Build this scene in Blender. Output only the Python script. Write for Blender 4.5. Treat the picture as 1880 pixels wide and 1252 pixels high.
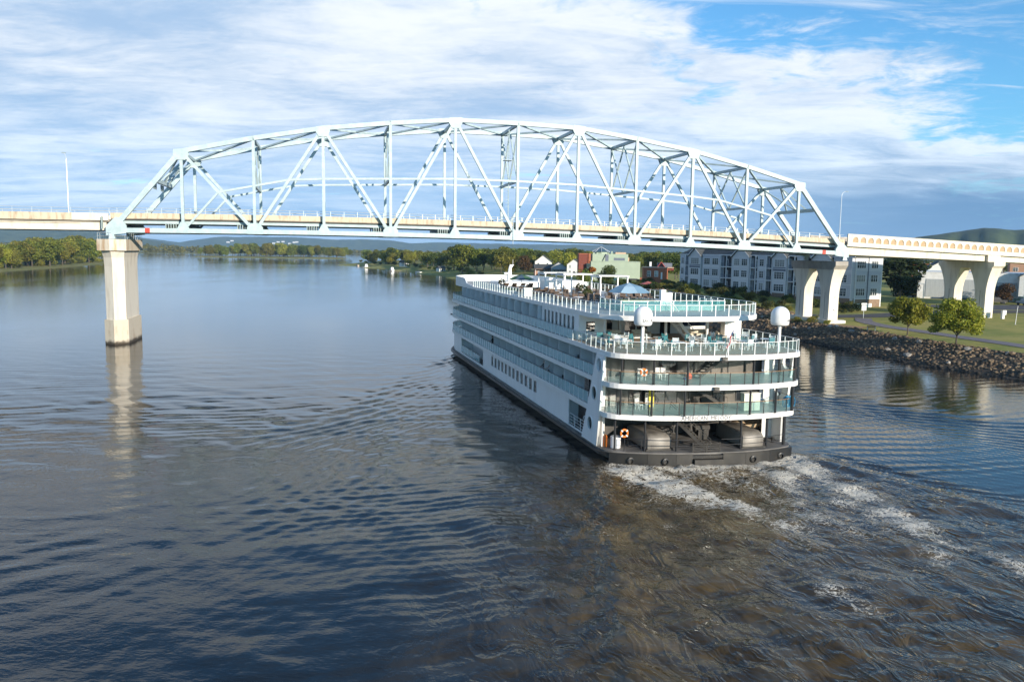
import bpy, bmesh, math, random
import numpy as np
from mathutils import Vector, Matrix

for o in list(bpy.data.objects): bpy.data.objects.remove(o)
random.seed(7); np.random.seed(7)
scene = bpy.context.scene
COL = scene.collection

# ------------------------------------------------------------------ camera
CAM_F, CAM_P, CAM_R, CAM_H = 1462.0, 0.1125, 0.0139, 17.3
def view_ray(u, v):
    a, b = u - 940.0, v - 626.0
    c, s = math.cos(CAM_R), math.sin(CAM_R)
    a, b = c*a + s*b, -s*a + c*b
    return Vector((a, CAM_F*math.cos(CAM_P) - b*math.sin(CAM_P), -CAM_F*math.sin(CAM_P) - b*math.cos(CAM_P)))
cam_data = bpy.data.cameras.new('camera')
cam_data.sensor_width = 36.0
cam_data.lens = CAM_F/1880*36
cam_data.clip_start, cam_data.clip_end = 0.5, 60000
cam = bpy.data.objects.new('camera', cam_data); COL.objects.link(cam)
_F = view_ray(940, 626).normalized()
_R = (view_ray(941, 626) - view_ray(940, 626)).normalized()
_U = _R.cross(_F)
cam.matrix_world = Matrix(((_R.x, _U.x, -_F.x, 0), (_R.y, _U.y, -_F.y, 0), (_R.z, _U.z, -_F.z, CAM_H), (0, 0, 0, 1)))
scene.camera = cam

# ------------------------------------------------------------------ world, sun, exposure
SUN_EL, SUN_AZ = math.radians(14.0), math.radians(36)          # azimuth from straight behind the camera towards its right
SUN_DIR = Vector((math.cos(SUN_EL)*math.sin(SUN_AZ), -math.cos(SUN_EL)*math.cos(SUN_AZ), math.sin(SUN_EL)))

class NT:
    """small helper for node trees"""
    def __init__(s, nt): s.nt = nt
    def n(s, t, **k):
        nd = s.nt.nodes.new(t)
        ins = k.pop('i', {})
        for a, b in k.items(): setattr(nd, a, b)
        for a, b in ins.items():
            if isinstance(b, bpy.types.NodeSocket): s.nt.links.new(b, nd.inputs[a])
            elif isinstance(b, bpy.types.Node): s.nt.links.new(b.outputs[0], nd.inputs[a])
            else: nd.inputs[a].default_value = b
        return nd
    def m(s, op, a, b=0.0, c=0.0, clamp=False):
        return s.n('ShaderNodeMath', operation=op, use_clamp=clamp, i={0: a, 1: b, 2: c}).outputs[0]
    def vm(s, op, a, b=(0, 0, 0)):
        nd = s.n('ShaderNodeVectorMath', operation=op, i={0: a, 1: b})
        return nd.outputs['Value'] if op in ('DOT_PRODUCT', 'LENGTH') else nd.outputs[0]
    def noise(s, vec, scale, detail=4, rough=.55, dist=0.0):
        return s.n('ShaderNodeTexNoise', i={'Vector': vec, 'Scale': scale, 'Detail': detail, 'Roughness': rough, 'Distortion': dist}).outputs['Fac']
    def mix(s, f, a, b):
        nd = s.n('ShaderNodeMix', data_type='RGBA')
        for k, v in ((0, f), (6, a), (7, b)):
            if isinstance(v, bpy.types.NodeSocket): s.nt.links.new(v, nd.inputs[k])
            elif k == 0: nd.inputs[0].default_value = v
            else: nd.inputs[k].default_value = tuple(v) + (1,) if len(v) == 3 else v
        return nd.outputs[2]
    def rng(s, v, a, b, c=0.0, d=1.0, smooth=True):
        return s.n('ShaderNodeMapRange', interpolation_type='SMOOTHSTEP' if smooth else 'LINEAR', i={0: v, 1: a, 2: b, 3: c, 4: d}).outputs[0]

world = bpy.data.worlds.new('World'); scene.world = world
world.use_nodes = True
world.node_tree.nodes.clear()
w = NT(world.node_tree)
SKY_STRENGTH = 0.1
sky = w.n('ShaderNodeTexSky', sky_type='NISHITA', sun_disc=False, sun_elevation=SUN_EL, sun_rotation=math.pi - SUN_AZ, altitude=200, air_density=1.0, dust_density=.6, ozone_density=3.0)
geo = w.n('ShaderNodeNewGeometry')
dirv = w.vm('SCALE', geo.outputs['Incoming'], (0, 0, 0)); dirv.node.inputs['Scale'].default_value = -1.0
sep = w.n('ShaderNodeSeparateXYZ', i={0: dirv})
dz = w.m('MAXIMUM', sep.outputs[2], 0.0)
den = w.m('ADD', dz, 0.10)
px = w.m('DIVIDE', sep.outputs[0], den); py = w.m('DIVIDE', sep.outputs[1], den)
pl = w.n('ShaderNodeCombineXYZ', i={0: px, 1: py, 2: 0.0}).outputs[0]
# the edge of the cloud sheet runs from the top centre of the view down to its right side
_r1, _r2 = view_ray(1210, 0).normalized(), view_ray(1740, 200).normalized()
_n = _r2.cross(_r1).normalized()
if _n.dot(view_ray(1850, 20)) < 0: _n = -_n
gap = w.vm('DOT_PRODUCT', dirv, tuple(_n))
warp = w.noise(pl, 1.1, 5, .6)
warp2 = w.noise(pl, 4.2, 7, .66, .4)
gap = w.m('ADD', gap, w.m('MULTIPLY', w.m('SUBTRACT', warp, .5), -.34))
gap = w.m('ADD', gap, w.m('MULTIPLY', w.m('SUBTRACT', warp2, .5), -.26))
clear_side = w.rng(gap, -.05, .035)
clear_up = w.rng(w.m('ADD', dz, w.m('MULTIPLY', w.m('SUBTRACT', warp, .5), .30)), .335, .47)
clear = w.m('MAXIMUM', clear_side, w.m('MULTIPLY', clear_up, .85))
# thin streaks that stay in the clear part
strk = w.n('ShaderNodeMapping', i={'Vector': pl, 'Rotation': (0, 0, .5), 'Scale': (.6, 1.7, 1)}).outputs[0]
wisp = w.rng(w.noise(strk, 1.7, 8, .66, .9), .50, .72)
holes = w.rng(w.noise(strk, 1.1, 8, .66, .7), .60, .76)           # small openings inside the sheet
cover = w.m('MAXIMUM', w.m('SUBTRACT', 1.0, clear), w.m('MULTIPLY', wisp, .75))
cover = w.m('MULTIPLY', cover, w.m('SUBTRACT', 1.0, w.m('MULTIPLY', holes, .8)))
# brightness of the sheet: broad lit billows, torn fibres, grey bellies
big = w.noise(pl, .62, 3, .5, .3)
str2 = w.n('ShaderNodeMapping', i={'Vector': pl, 'Rotation': (0, 0, -.22), 'Scale': (.62, 1.15, 1)}).outputs[0]
mid = w.noise(str2, 1.9, 8, .62, .7)
fine = w.noise(str2, 9.0, 8, .70, 1.2)
lit = w.m('ADD', w.m('MULTIPLY', big, .85), w.m('MULTIPLY', mid, 1.05))
lit = w.m('ADD', lit, w.m('MULTIPLY', fine, .34))
lit = w.m('ADD', lit, w.m('MULTIPLY', w.rng(gap, -.30, -.03), .18))     # thinner, brighter towards its edge
lit = w.rng(lit, .86, 1.46)
low = w.rng(dz, .03, .21)                                        # far down the sheet is seen from its shaded side
c_dark = w.mix(low, (.225, .375, .57), (.25, .36, .515))
c_lite = w.mix(low, (.50, .605, .715), (.575, .61, .65))
lowf = w.rng(sep.outputs[0], -.50, .10, 1.0, .30)                # the sheet breaks up low on the left
lit2 = w.m('MULTIPLY', lit, w.m('MAXIMUM', w.rng(dz, .02, .11, .0, 1.0), lowf))
cloud = w.mix(lit2, c_dark, c_lite)
west = w.rng(sep.outputs[0], .05, .5)                           # heavier bank low on the right
bank = w.m('MULTIPLY', w.m('MULTIPLY', west, w.rng(w.m('ADD', dz, w.m('MULTIPLY', w.m('SUBTRACT', mid, .5), .10)), .125, .05)), .9)
cloud = w.mix(bank, cloud, (.085, .185, .33))
cover = w.m('MAXIMUM', cover, bank)
cl10 = w.vm('SCALE', cloud); cl10.node.inputs['Scale'].default_value = 1.0/SKY_STRENGTH
SKYGAIN = w.vm('MULTIPLY', sky.outputs[0], (.70, 1.16, 1.36))
skyc = w.mix(cover, SKYGAIN, cl10)
bg = w.n('ShaderNodeBackground', i={'Color': skyc, 'Strength': SKY_STRENGTH})
wo = w.n('ShaderNodeOutputWorld', i={'Surface': bg})

sun_data = bpy.data.lights.new('sun', 'SUN')
sun_data.energy, sun_data.angle, sun_data.color = 4.0, math.radians(.55), (1.0, .885, .73)
sun = bpy.data.objects.new('sun', sun_data); COL.objects.link(sun)
sun.rotation_euler = SUN_DIR.to_track_quat('Z', 'Y').to_euler()
sun.location = (60, -80, 60)

vs = scene.view_settings
vs.view_transform, vs.look, vs.exposure, vs.gamma = 'Standard', 'None', 0.75, 1.0
vs.use_curve_mapping = False
scene.render.engine = 'CYCLES'
scene.cycles.use_denoising = True
scene.cycles.max_bounces = 8; scene.cycles.transparent_max_bounces = 16
scene.cycles.volume_bounces = 0
scene.cycles.caustics_reflective = False; scene.cycles.caustics_refractive = False
scene.cycles.sample_clamp_indirect = 6

# ------------------------------------------------------------------ materials
MATS = {}
def mat(name, col, rough=.6, metal=0.0, var=None, scale=3.0, bump=0.0, bscale=None, stretch=(1, 1, 1), spec=.5, detail=5, lo=.35, hi=.65):
    if name in MATS: return MATS[name]
    m = bpy.data.materials.new(name); m.use_nodes = True
    t = NT(m.node_tree); m.node_tree.nodes.clear()
    p = t.n('ShaderNodeBsdfPrincipled', i={'Base Color': tuple(col) + (1,), 'Roughness': rough, 'Metallic': metal, 'Specular IOR Level': spec})
    tc = t.n('ShaderNodeTexCoord')
    vec = t.n('ShaderNodeMapping', i={'Vector': tc.outputs['Object'], 'Scale': stretch}).outputs[0]
    if var is not None:
        f = t.rng(t.noise(vec, scale, detail, .6), lo, hi)
        m.node_tree.links.new(t.mix(f, col, var), p.inputs['Base Color'])
    if bump:
        b = t.n('ShaderNodeBump', i={'Strength': bump, 'Distance': .05, 'Height': t.noise(vec, bscale or scale*3, 5, .6)})
        m.node_tree.links.new(b.outputs[0], p.inputs['Normal'])
    t.n('ShaderNodeOutputMaterial', i={'Surface': p})
    MATS[name] = m; return m
def glass_mat(name, tint, alpha, rough=.03, thru=(.84, .94, .94, 1)):
    """thin pane: part see-through, part reflecting"""
    if name in MATS: return MATS[name]
    m = bpy.data.materials.new(name); m.use_nodes = True
    t = NT(m.node_tree); m.node_tree.nodes.clear()
    p = t.n('ShaderNodeBsdfPrincipled', i={'Base Color': tuple(tint) + (1,), 'Roughness': rough, 'Specular IOR Level': .5})
    tr = t.n('ShaderNodeBsdfTransparent', i={'Color': thru})
    mx = t.n('ShaderNodeMixShader', i={0: alpha, 1: tr, 2: p})
    t.n('ShaderNodeOutputMaterial', i={'Surface': mx})
    MATS[name] = m; return m

# ------------------------------------------------------------------ mesh helpers
from collections import defaultdict
KIDS = defaultdict(list)
class MB:
    def __init__(s): s.v = []; s.f = []
    def add(s, vs, fs):
        k = len(s.v); s.v += [tuple(q) for q in vs]; s.f += [tuple(i + k for i in f) for f in fs]; return s
    def box(s, x0, x1, y0, y1, z0, z1):
        return s.add([(x0, y0, z0), (x1, y0, z0), (x1, y1, z0), (x0, y1, z0), (x0, y0, z1), (x1, y0, z1), (x1, y1, z1), (x0, y1, z1)],
                     [(0, 3, 2, 1), (4, 5, 6, 7), (0, 1, 5, 4), (1, 2, 6, 5), (2, 3, 7, 6), (3, 0, 4, 7)])
    def bar(s, p0, p1, wd, ht, up=(0, 0, 1), ext=0.0):
        p0, p1 = Vector(p0), Vector(p1); d = (p1 - p0).normalized(); p0 = p0 - d*ext; p1 = p1 + d*ext
        up = Vector(up)
        if abs(d.dot(up)) > .98: up = Vector((1, 0, 0))
        x = d.cross(up).normalized()*(wd/2); y = x.cross(d).normalized()*(ht/2)
        q = [p0 - x - y, p0 + x - y, p0 + x + y, p0 - x + y, p1 - x - y, p1 + x - y, p1 + x + y, p1 - x + y]
        return s.add(q, [(0, 1, 2, 3), (7, 6, 5, 4), (0, 4, 5, 1), (1, 5, 6, 2), (2, 6, 7, 3), (3, 7, 4, 0)])
    def tube(s, p0, p1, r, n=8, r2=None):
        p0, p1 = Vector(p0), Vector(p1); r2 = r if r2 is None else r2
        d = (p1 - p0).normalized(); a = d.orthogonal().normalized(); b = d.cross(a)
        vs = []
        for p, rr in ((p0, r), (p1, r2)):
            for i in range(n):
                t = 2*math.pi*i/n; vs.append(p + (a*math.cos(t) + b*math.sin(t))*rr)
        fs = [(i, (i + 1) % n, n + (i + 1) % n, n + i) for i in range(n)]
        fs += [tuple(range(n - 1, -1, -1)), tuple(range(n, 2*n))]
        return s.add(vs, fs)
    def path(s, pts, r, n=6):
        for a, b in zip(pts[:-1], pts[1:]): s.tube(a, b, r, n)
        return s
    def loft(s, rings, cap=True):
        """rings: list of equal-length point lists (closed loops)"""
        n = len(rings[0]); k = len(s.v); vs = [p for r in rings for p in r]; fs = []
        for j in range(len(rings) - 1):
            for i in range(n):
                i2 = (i + 1) % n; fs.append((j*n + i, j*n + i2, (j + 1)*n + i2, (j + 1)*n + i))
        if cap: fs += [tuple(range(n - 1, -1, -1)), tuple((len(rings) - 1)*n + i for i in range(n))]
        return s.add(vs, fs)
    def prism(s, poly, z0, z1): return s.loft([[(x, y, z0) for x, y in poly], [(x, y, z1) for x, y in poly]])
    def lathe(s, prof, n=16, c=(0, 0, 0)):
        rings = [[(c[0] + r*math.cos(2*math.pi*i/n), c[1] + r*math.sin(2*math.pi*i/n), c[2] + z) for i in range(n)] for r, z in prof]
        return s.loft(rings)
    def mesh(s, name, m=None, smooth=False):
        me = bpy.data.meshes.new(name); me.from_pydata(s.v, [], s.f)
        if m is not None: me.materials.append(m)
        bm = bmesh.new(); bm.from_mesh(me); bmesh.ops.recalc_face_normals(bm, faces=bm.faces); bm.to_mesh(me); bm.free()
        if smooth:
            for p in me.polygons: p.use_smooth = True
            try: me.set_sharp_from_angle(angle=math.radians(40))
            except Exception: pass
        me.update(); return me
    def build(s, name, m, parent=None, loc=None, rotz=0.0, smooth=False):
        return put(name, s.mesh(name, m, smooth), parent, loc, rotz)
def put(name, me, parent=None, loc=None, rotz=0.0, scale=None):
    o = bpy.data.objects.new(name, me); COL.objects.link(o)
    if parent is not None: o.parent = parent; KIDS[parent].append(o)
    if loc is not None: o.location = loc
    if rotz: o.rotation_euler = (0, 0, rotz)
    if scale is not None: o.scale = scale if hasattr(scale, '__len__') else (scale,)*3
    return o
def tag(o, label=None, cat=None, group=None, kind=None):
    if label: o['label'] = label
    if cat: o['category'] = cat
    if group: o['group'] = group
    if kind: o['kind'] = kind
    return o
def thing(name, label, cat, loc=(0, 0, 0), rotz=0.0, group=None):
    o = bpy.data.objects.new(name, None); COL.objects.link(o)
    o.empty_display_size = .5; o.location = loc; o.rotation_euler = (0, 0, rotz)
    return tag(o, label, cat, group)
def copy_tree(o, loc=None, rotz=None, label=None, group=None, scale=None, parent=None):
    c = o.copy(); COL.objects.link(c); c.parent = parent
    if loc is not None: c.location = loc
    if rotz is not None: c.rotation_euler = (0, 0, rotz)
    if scale is not None: c.scale = scale if hasattr(scale, '__len__') else (scale,)*3
    if label: c['label'] = label
    if group: c['group'] = group
    if parent is not None: KIDS[parent].append(c)
    for ch in list(KIDS[o]): copy_tree(ch, parent=c)
    return c
def text_mesh(body, size, m, name='lettering', extrude=.006, serif=True):
    cu = bpy.data.curves.new('lettering', 'FONT'); cu.body = body; cu.size = size; cu.extrude = extrude
    cu.align_x = 'CENTER'; cu.align_y = 'CENTER'; cu.resolution_u = 3
    ob = bpy.data.objects.new('lettering', cu); COL.objects.link(ob)
    dg = bpy.context.evaluated_depsgraph_get(); me = bpy.data.meshes.new_from_object(ob.evaluated_get(dg))
    bpy.data.objects.remove(ob); bpy.data.curves.remove(cu)
    me.materials.clear(); me.materials.append(m); me.name = name
    return me
def holed_plate(outer, holes, thick, name, m):
    """flat plate in the xy plane with real holes, centred on z = 0"""
    cu = bpy.data.curves.new(name, 'CURVE'); cu.dimensions = '2D'; cu.fill_mode = 'BOTH'; cu.extrude = thick/2
    for poly in [outer] + holes:
        sp = cu.splines.new('POLY'); sp.points.add(len(poly) - 1); sp.use_cyclic_u = True
        for p, q in zip(sp.points, poly): p.co = (q[0], q[1], 0, 1)
    ob = bpy.data.objects.new(name, cu); COL.objects.link(ob)
    dg = bpy.context.evaluated_depsgraph_get(); me = bpy.data.meshes.new_from_object(ob.evaluated_get(dg))
    bpy.data.objects.remove(ob); bpy.data.curves.remove(cu)
    me.materials.clear(); me.materials.append(m); me.name = name
    return me
def wall_panel(mb, x0, x1, z0, z1, holes, y0, y1):
    """wall slab in x-z with rectangular holes (x0,x1,z0,z1), thickness y0..y1"""
    xs = sorted({x0, x1, *[min(max(h[k], x0), x1) for h in holes for k in (0, 1)]})
    zs = sorted({z0, z1, *[min(max(h[k], z0), z1) for h in holes for k in (2, 3)]})
    for a, b in zip(xs[:-1], xs[1:]):
        run = None
        for c, d in zip(zs[:-1], zs[1:]):
            mx, mz = (a + b)/2, (c + d)/2
            solid = not any(h[0] < mx < h[1] and h[2] < mz < h[3] for h in holes)
            if solid: run = (run[0], d) if run else (c, d)
            elif run: mb.box(a, b, y0, y1, *run); run = None
        if run: mb.box(a, b, y0, y1, *run)
    return mb
# value noise for terrain and waves
class VNoise:
    def __init__(s, seed, n=256): s.g = np.random.RandomState(seed).rand(n, n); s.n = n
    def __call__(s, x, y):
        xi = np.floor(x).astype(int); yi = np.floor(y).astype(int); fx = x - xi; fy = y - yi
        fx = fx*fx*(3 - 2*fx); fy = fy*fy*(3 - 2*fy); n = s.n; g = s.g
        a = g[xi % n, yi % n]; b = g[(xi + 1) % n, yi % n]; c = g[xi % n, (yi + 1) % n]; d = g[(xi + 1) % n, (yi + 1) % n]
        return (a*(1 - fx) + b*fx)*(1 - fy) + (c*(1 - fx) + d*fx)*fy
    def fbm(s, x, y, o=4, r=.5):
        t = 0; a = 1; tot = 0
        for k in range(o): t = t + a*s(x*2**k + 17*k, y*2**k + 31*k); tot += a; a *= r
        return t/tot
def grid_mesh(name, X, Y, Z, m, smooth=True, attrs=None):
    ny, nx = X.shape
    co = np.stack([X.ravel(), Y.ravel(), Z.ravel()], 1).astype(np.float32)
    idx = np.arange(nx*ny).reshape(ny, nx)
    q = np.stack([idx[:-1, :-1].ravel(), idx[:-1, 1:].ravel(), idx[1:, 1:].ravel(), idx[1:, :-1].ravel()], 1).astype(np.int32)
    me = bpy.data.meshes.new(name)
    me.vertices.add(len(co)); me.vertices.foreach_set('co', co.ravel())
    me.loops.add(q.size); me.loops.foreach_set('vertex_index', q.ravel())
    me.polygons.add(len(q)); me.polygons.foreach_set('loop_start', np.arange(0, q.size, 4, dtype=np.int32))
    if smooth: me.polygons.foreach_set('use_smooth', np.ones(len(q), dtype=bool))
    for k, a in (attrs or {}).items():
        at = me.attributes.new(k, 'FLOAT', 'POINT'); at.data.foreach_set('value', a.ravel().astype(np.float32))
    me.materials.append(m); me.update(calc_edges=True); me.validate(); return me
# ================================================================== SETTING
SHIP_O, SHIP_TH = (7.95, 63.95), math.radians(14.8)
SA = np.array([-math.sin(SHIP_TH), math.cos(SHIP_TH)]); SB = np.array([math.cos(SHIP_TH), math.sin(SHIP_TH)])
def sstep(a, b, x):
    t = np.clip((x - a)/(b - a), 0, 1); return t*t*(3 - 2*t)

# ---- water ----------------------------------------------------------------
def water_material():
    m = bpy.data.materials.new('river_water'); m.use_nodes = True
    t = NT(m.node_tree); m.node_tree.nodes.clear()
    tc = t.n('ShaderNodeTexCoord').outputs['Object']
    foam_a = t.n('ShaderNodeAttribute', attribute_name='foam').outputs['Fac']
    silt_a = t.n('ShaderNodeAttribute', attribute_name='silt').outputs['Fac']
    calm_a = t.n('ShaderNodeAttribute', attribute_name='ruffle').outputs['Fac']
    # ripples: three sizes of wind and wake chop, stronger inside ruffled patches
    patch = t.rng(t.noise(t.n('ShaderNodeMapping', i={'Vector': tc, 'Scale': (1, .45, 1)}).outputs[0], .018, 4, .55), .40, .62, .45, 1.0)
    rp = t.n('ShaderNodeMapping', i={'Vector': tc, 'Rotation': (0, 0, .35), 'Scale': (.75, 1.25, 1)}).outputs[0]
    h1 = t.noise(rp, .42, 3, .5, .3)
    h2 = t.noise(rp, 1.35, 3, .55, .4)
    h3 = t.noise(rp, 4.2, 2, .5, .2)
    h = t.m('ADD', t.m('MULTIPLY', h1, .055), t.m('ADD', t.m('MULTIPLY', h2, .046), t.m('MULTIPLY', h3, .021)))
    h = t.m('MULTIPLY', t.m('MULTIPLY', h, patch), t.m('ADD', .13, t.m('MULTIPLY', calm_a, 1.05)))
    fl = t.n('ShaderNodeMapping', i={'Vector': t.n('ShaderNodeMapping', i={'Vector': tc, 'Rotation': (0, 0, -SHIP_TH - .12)}).outputs[0], 'Scale': (1.25, .5, 1)}).outputs[0]
    bw_ = t.vm('ADD', fl, t.vm('SCALE', t.n('ShaderNodeTexNoise', i={'Vector': tc, 'Scale': .22, 'Detail': 3}).outputs['Color']))
    bw_.node.inputs[1].links[0].from_node.inputs['Scale'].default_value = 3.0
    boil = t.m('ABSOLUTE', t.m('SUBTRACT', t.noise(bw_, .55, 3, .5, .9), .5))
    boil2 = t.noise(bw_, 1.9, 2, .5, .5)
    h = t.m('ADD', h, t.m('MULTIPLY', t.m('ADD', t.m('MULTIPLY', boil, -.36), t.m('MULTIPLY', boil2, .040)), silt_a))
    bump = t.n('ShaderNodeBump', i={'Strength': 1.0, 'Distance': 1.0, 'Height': h}).outputs[0]
    # water body: dark, tea brown where the screws stir up the bed
    cl = t.mix(t.rng(t.noise(tc, .35, 4, .6), .3, .7), (.0095, .0125, .0150), (.0150, .0165, .0160))
    cs = t.mix(t.rng(t.noise(tc, .30, 5, .6, 1.2), .36, .70), (.040, .026, .010), (.125, .084, .034))
    body = t.mix(silt_a, cl, cs)
    wp = t.n('ShaderNodeBsdfPrincipled', i={'Base Color': body, 'Roughness': .035, 'IOR': 1.333, 'Specular IOR Level': .5, 'Normal': bump})
    # foam: torn lace
    fw = t.vm('ADD', tc, t.vm('SCALE', t.n('ShaderNodeTexNoise', i={'Vector': tc, 'Scale': .9, 'Detail': 4}).outputs['Color']))
    fw.node.inputs[1].links[0].from_node.inputs['Scale'].default_value = 1.4
    lace = t.noise(fw, .85, 5, .58, 1.4)
    ridge = t.m('SUBTRACT', 1.0, t.m('MULTIPLY', t.m('ABSOLUTE', t.m('SUBTRACT', lace, .5)), 13.0))
    ridge2 = t.m('SUBTRACT', 1.0, t.m('MULTIPLY', t.m('ABSOLUTE', t.m('SUBTRACT', t.noise(fw, 2.3, 4, .55, 1.0), .5)), 9.0))
    grain = t.noise(tc, 7.0, 3, .6)
    spots = t.m('ADD', t.m('MULTIPLY', t.m('MAXIMUM', ridge, t.m('MULTIPLY', ridge2, .75)), .62), t.m('MULTIPLY', grain, .45))
    fm = t.rng(t.m('ADD', spots, t.m('MULTIPLY', t.m('SUBTRACT', foam_a, 1.0), .98)), .24, .58)
    fc = t.mix(t.noise(tc, 5, 4), (.52, .45, .34), (.86, .82, .73))
    fp = t.n('ShaderNodeBsdfPrincipled', i={'Base Color': fc, 'Roughness': .75, 'Normal': t.n('ShaderNodeBump', i={'Strength': .6, 'Distance': .25, 'Height': spots}).outputs[0]})
    mx = t.n('ShaderNodeMixShader', i={0: fm, 1: wp, 2: fp})
    t.n('ShaderNodeOutputMaterial', i={'Surface': mx})
    return m
M_WATER = water_material()

def seg_dist(X, Y, pts):
    """distance to a polyline and the fraction along it"""
    best = np.full(X.shape, 1e9); par = np.zeros(X.shape); L = [0]
    for a, b in zip(pts[:-1], pts[1:]): L.append(L[-1] + math.dist(a, b))
    for k, (a, b) in enumerate(zip(pts[:-1], pts[1:])):
        dx, dy = b[0] - a[0], b[1] - a[1]; l2 = dx*dx + dy*dy
        t = np.clip(((X - a[0])*dx + (Y - a[1])*dy)/l2, 0, 1)
        d = np.hypot(X - a[0] - t*dx, Y - a[1] - t*dy); u = d < best
        best = np.where(u, d, best); par = np.where(u, (L[k] + t*(L[k+1] - L[k]))/L[-1], par)
    return best, par

def make_water():
    x0, x1, y0, y1 = -115.0, 95.0, 14.0, 214.0; st = .33
    xs = np.arange(x0, x1 + .01, st); ys = np.concatenate([np.arange(y0, 100, .3), np.arange(100, y1 + .01, .5)])
    xs = np.concatenate([[-11500, -3000, -900, -350, -180], xs, [150, 400, 1500, 9000]])
    ys = np.concatenate([[-280, -100, -20, 5], ys, [250, 320, 450, 700, 1200, 2200, 4500, 10400]])
    X, Y = np.meshgrid(xs, ys)
    a = (X - SHIP_O[0])*SA[0] + (Y - SHIP_O[1])*SA[1]; b = (X - SHIP_O[0])*SB[0] + (Y - SHIP_O[1])*SB[1]
    edge = np.minimum(np.minimum(X - x0, x1 - X), np.minimum(Y - y0, y1 - Y)); fade = sstep(0, 12, edge)
    n1, n2, n3 = VNoise(1), VNoise(2), VNoise(3)
    Z = np.zeros(X.shape)
    wx = X + 5.0*(n1.fbm(X/14, Y/14, 4) - .5); wy = Y + 5.0*(n2.fbm(X/14, Y/14, 4) - .5)
    aw = (wx - SHIP_O[0])*SA[0] + (wy - SHIP_O[1])*SA[1]; bw = (wx - SHIP_O[0])*SB[0] + (wy - SHIP_O[1])*SB[1]
    ruff = np.zeros(X.shape)
    def wake(sgn, b0, a0, lam, amp, cut=1.0):
        nonlocal Z, ruff
        k0 = 2*math.pi/lam
        XX = np.maximum(a0 - aw, .5); YY = np.maximum(sgn*(bw - b0), .02)*.70
        r = YY/XX; lim = 1/math.sqrt(8)
        inside = np.clip(1 - 8*r*r, 0, None)
        t = (XX - XX*np.sqrt(inside))/(4*YY + 1e-6); t2 = (XX + XX*np.sqrt(inside))/(4*YY + 1e-6)
        env = sstep(lim*1.12, lim*.93, r)*(.25 + .75*sstep(.12, .30, r))*sstep(1, 10, XX)*np.exp(-XX/95)
        env *= np.clip(2.6*n3.fbm(X/11, Y/11, 3) - .55, 0, 1.5)
        t2c = np.minimum(t2, 2.1)
        div = np.cos(k0*np.sqrt(1 + t2c**2)*(XX - YY*t2c)*cut + 1.0)
        Z = Z + amp*env*div
        ruff = np.maximum(ruff, np.clip(env*1.3, 0, 1))
    wake(-1, 1.5, 73.0, 4.6, .088)
    wake(-1, 0.0, 3.0, 3.6, .035)
    wake(+1, 15.5, 72.0, 4.2, .085)
    wake(+1, 17.0, 4.0, 2.3, .085)
    # loose swell trains that break up the regular pattern
    rw = np.random.RandomState(5)
    for k in range(16):
        lam = rw.uniform(1.3, 6.5); th = SHIP_TH + math.radians(rw.uniform(195, 285)); kx, ky = 2*math.pi/lam*math.cos(th), 2*math.pi/lam*math.sin(th)
        en = np.clip(3.0*VNoise(60 + k).fbm(X/(lam*4), Y/(lam*4), 2) - 1.2, 0, 1)
        Z += .0050*lam**.8*en*np.cos(kx*wx + ky*wy + rw.uniform(0, 6.28))*sstep(150, 70, Y)*(b < 14)
    # short chop between the hull and the first crests
    hull_side = sstep(26, 2, -b)*sstep(76, 60, a)*sstep(-45, -6, a)*(b < 4)
    Z += hull_side*.10*(n1.fbm(X/1.5, Y/1.5, 3, .55) - .5)
    ruff = np.maximum(ruff, hull_side*.75)
    # screw wash: a widening, turbulent lane behind the stern
    wd = np.clip(-a, 0, None)
    bend = -0.0040*wd**1.6
    bl = b - 8.3 - bend
    half = 8.8 + .30*wd
    lane = sstep(1.12, .80, np.abs(bl)/half)*sstep(.6, -1.5, a)
    tb = n2.fbm(X/2.6 + 1.3*n1(X/5, Y/5), Y/2.6, 4, .58) - .5
    tb2 = np.abs(n3.fbm(X/1.2, Y/1.2, 3, .55) - .5)
    Z += lane*(.80*tb - .42*tb2)*(.42 + .9*np.exp(-wd/11))
    edge_crest = np.exp(-((np.abs(bl) - half*1.02)/1.0)**2)*sstep(0, -4, a)
    Z += .17*edge_crest*(.4 + n1.fbm(X/5, Y/5, 2))
    ruff = np.maximum(ruff, lane*.95)
    # smooth fan of swirls left of the wash
    fan = sstep(-2, -10, a)*sstep(-26, -6, b)*sstep(4, -2, b)
    Z += fan*.09*np.sin(bw*1.25 + .16*a + 3.5*n2.fbm(X/7, Y/7, 2))
    # foam amount
    def stream(pts, w0, w1, s0, s1, seed):
        d, t = seg_dist(a, b, pts); wdt = w0 + (w1 - w0)*t
        return (s0 + (s1 - s0)*t)*np.exp(-(d/wdt)**2)*(.25 + 1.5*VNoise(seed).fbm(X/3.2, Y/3.2, 3))
    foam = stream([(-.8, .4), (-3.5, 1.6), (-8, 2.2), (-12, 4.4), (-17, 6.0), (-23, 4.8), (-28, 2.6)], 2.6, 2.6, 1.1, .40, 11)
    foam = np.maximum(foam, stream([(-1.0, 15.6), (-5, 15.5), (-10, 15.2), (-19, 14.0), (-27, 15)], 1.8, 3.2, 1.15, .62, 12))
    foam = np.maximum(foam, stream([(-1.2, 1.5), (-2.2, 5), (-2.6, 9), (-1.8, 14), (-1.2, 16.5)], 1.5, 1.5, 1.12, 1.12, 13))
    foam = np.maximum(foam, stream([(-5, 3), (-9, 3.6), (-12.4, 5.6)], 1.5, 1.2, 1.05, 1.1, 14))
    foam = np.maximum(foam, stream([(-3, 12.6), (-8, 12), (-16, 12.2), (-24, 11)], 2.2, 3.0, .95, .55, 15))
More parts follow.
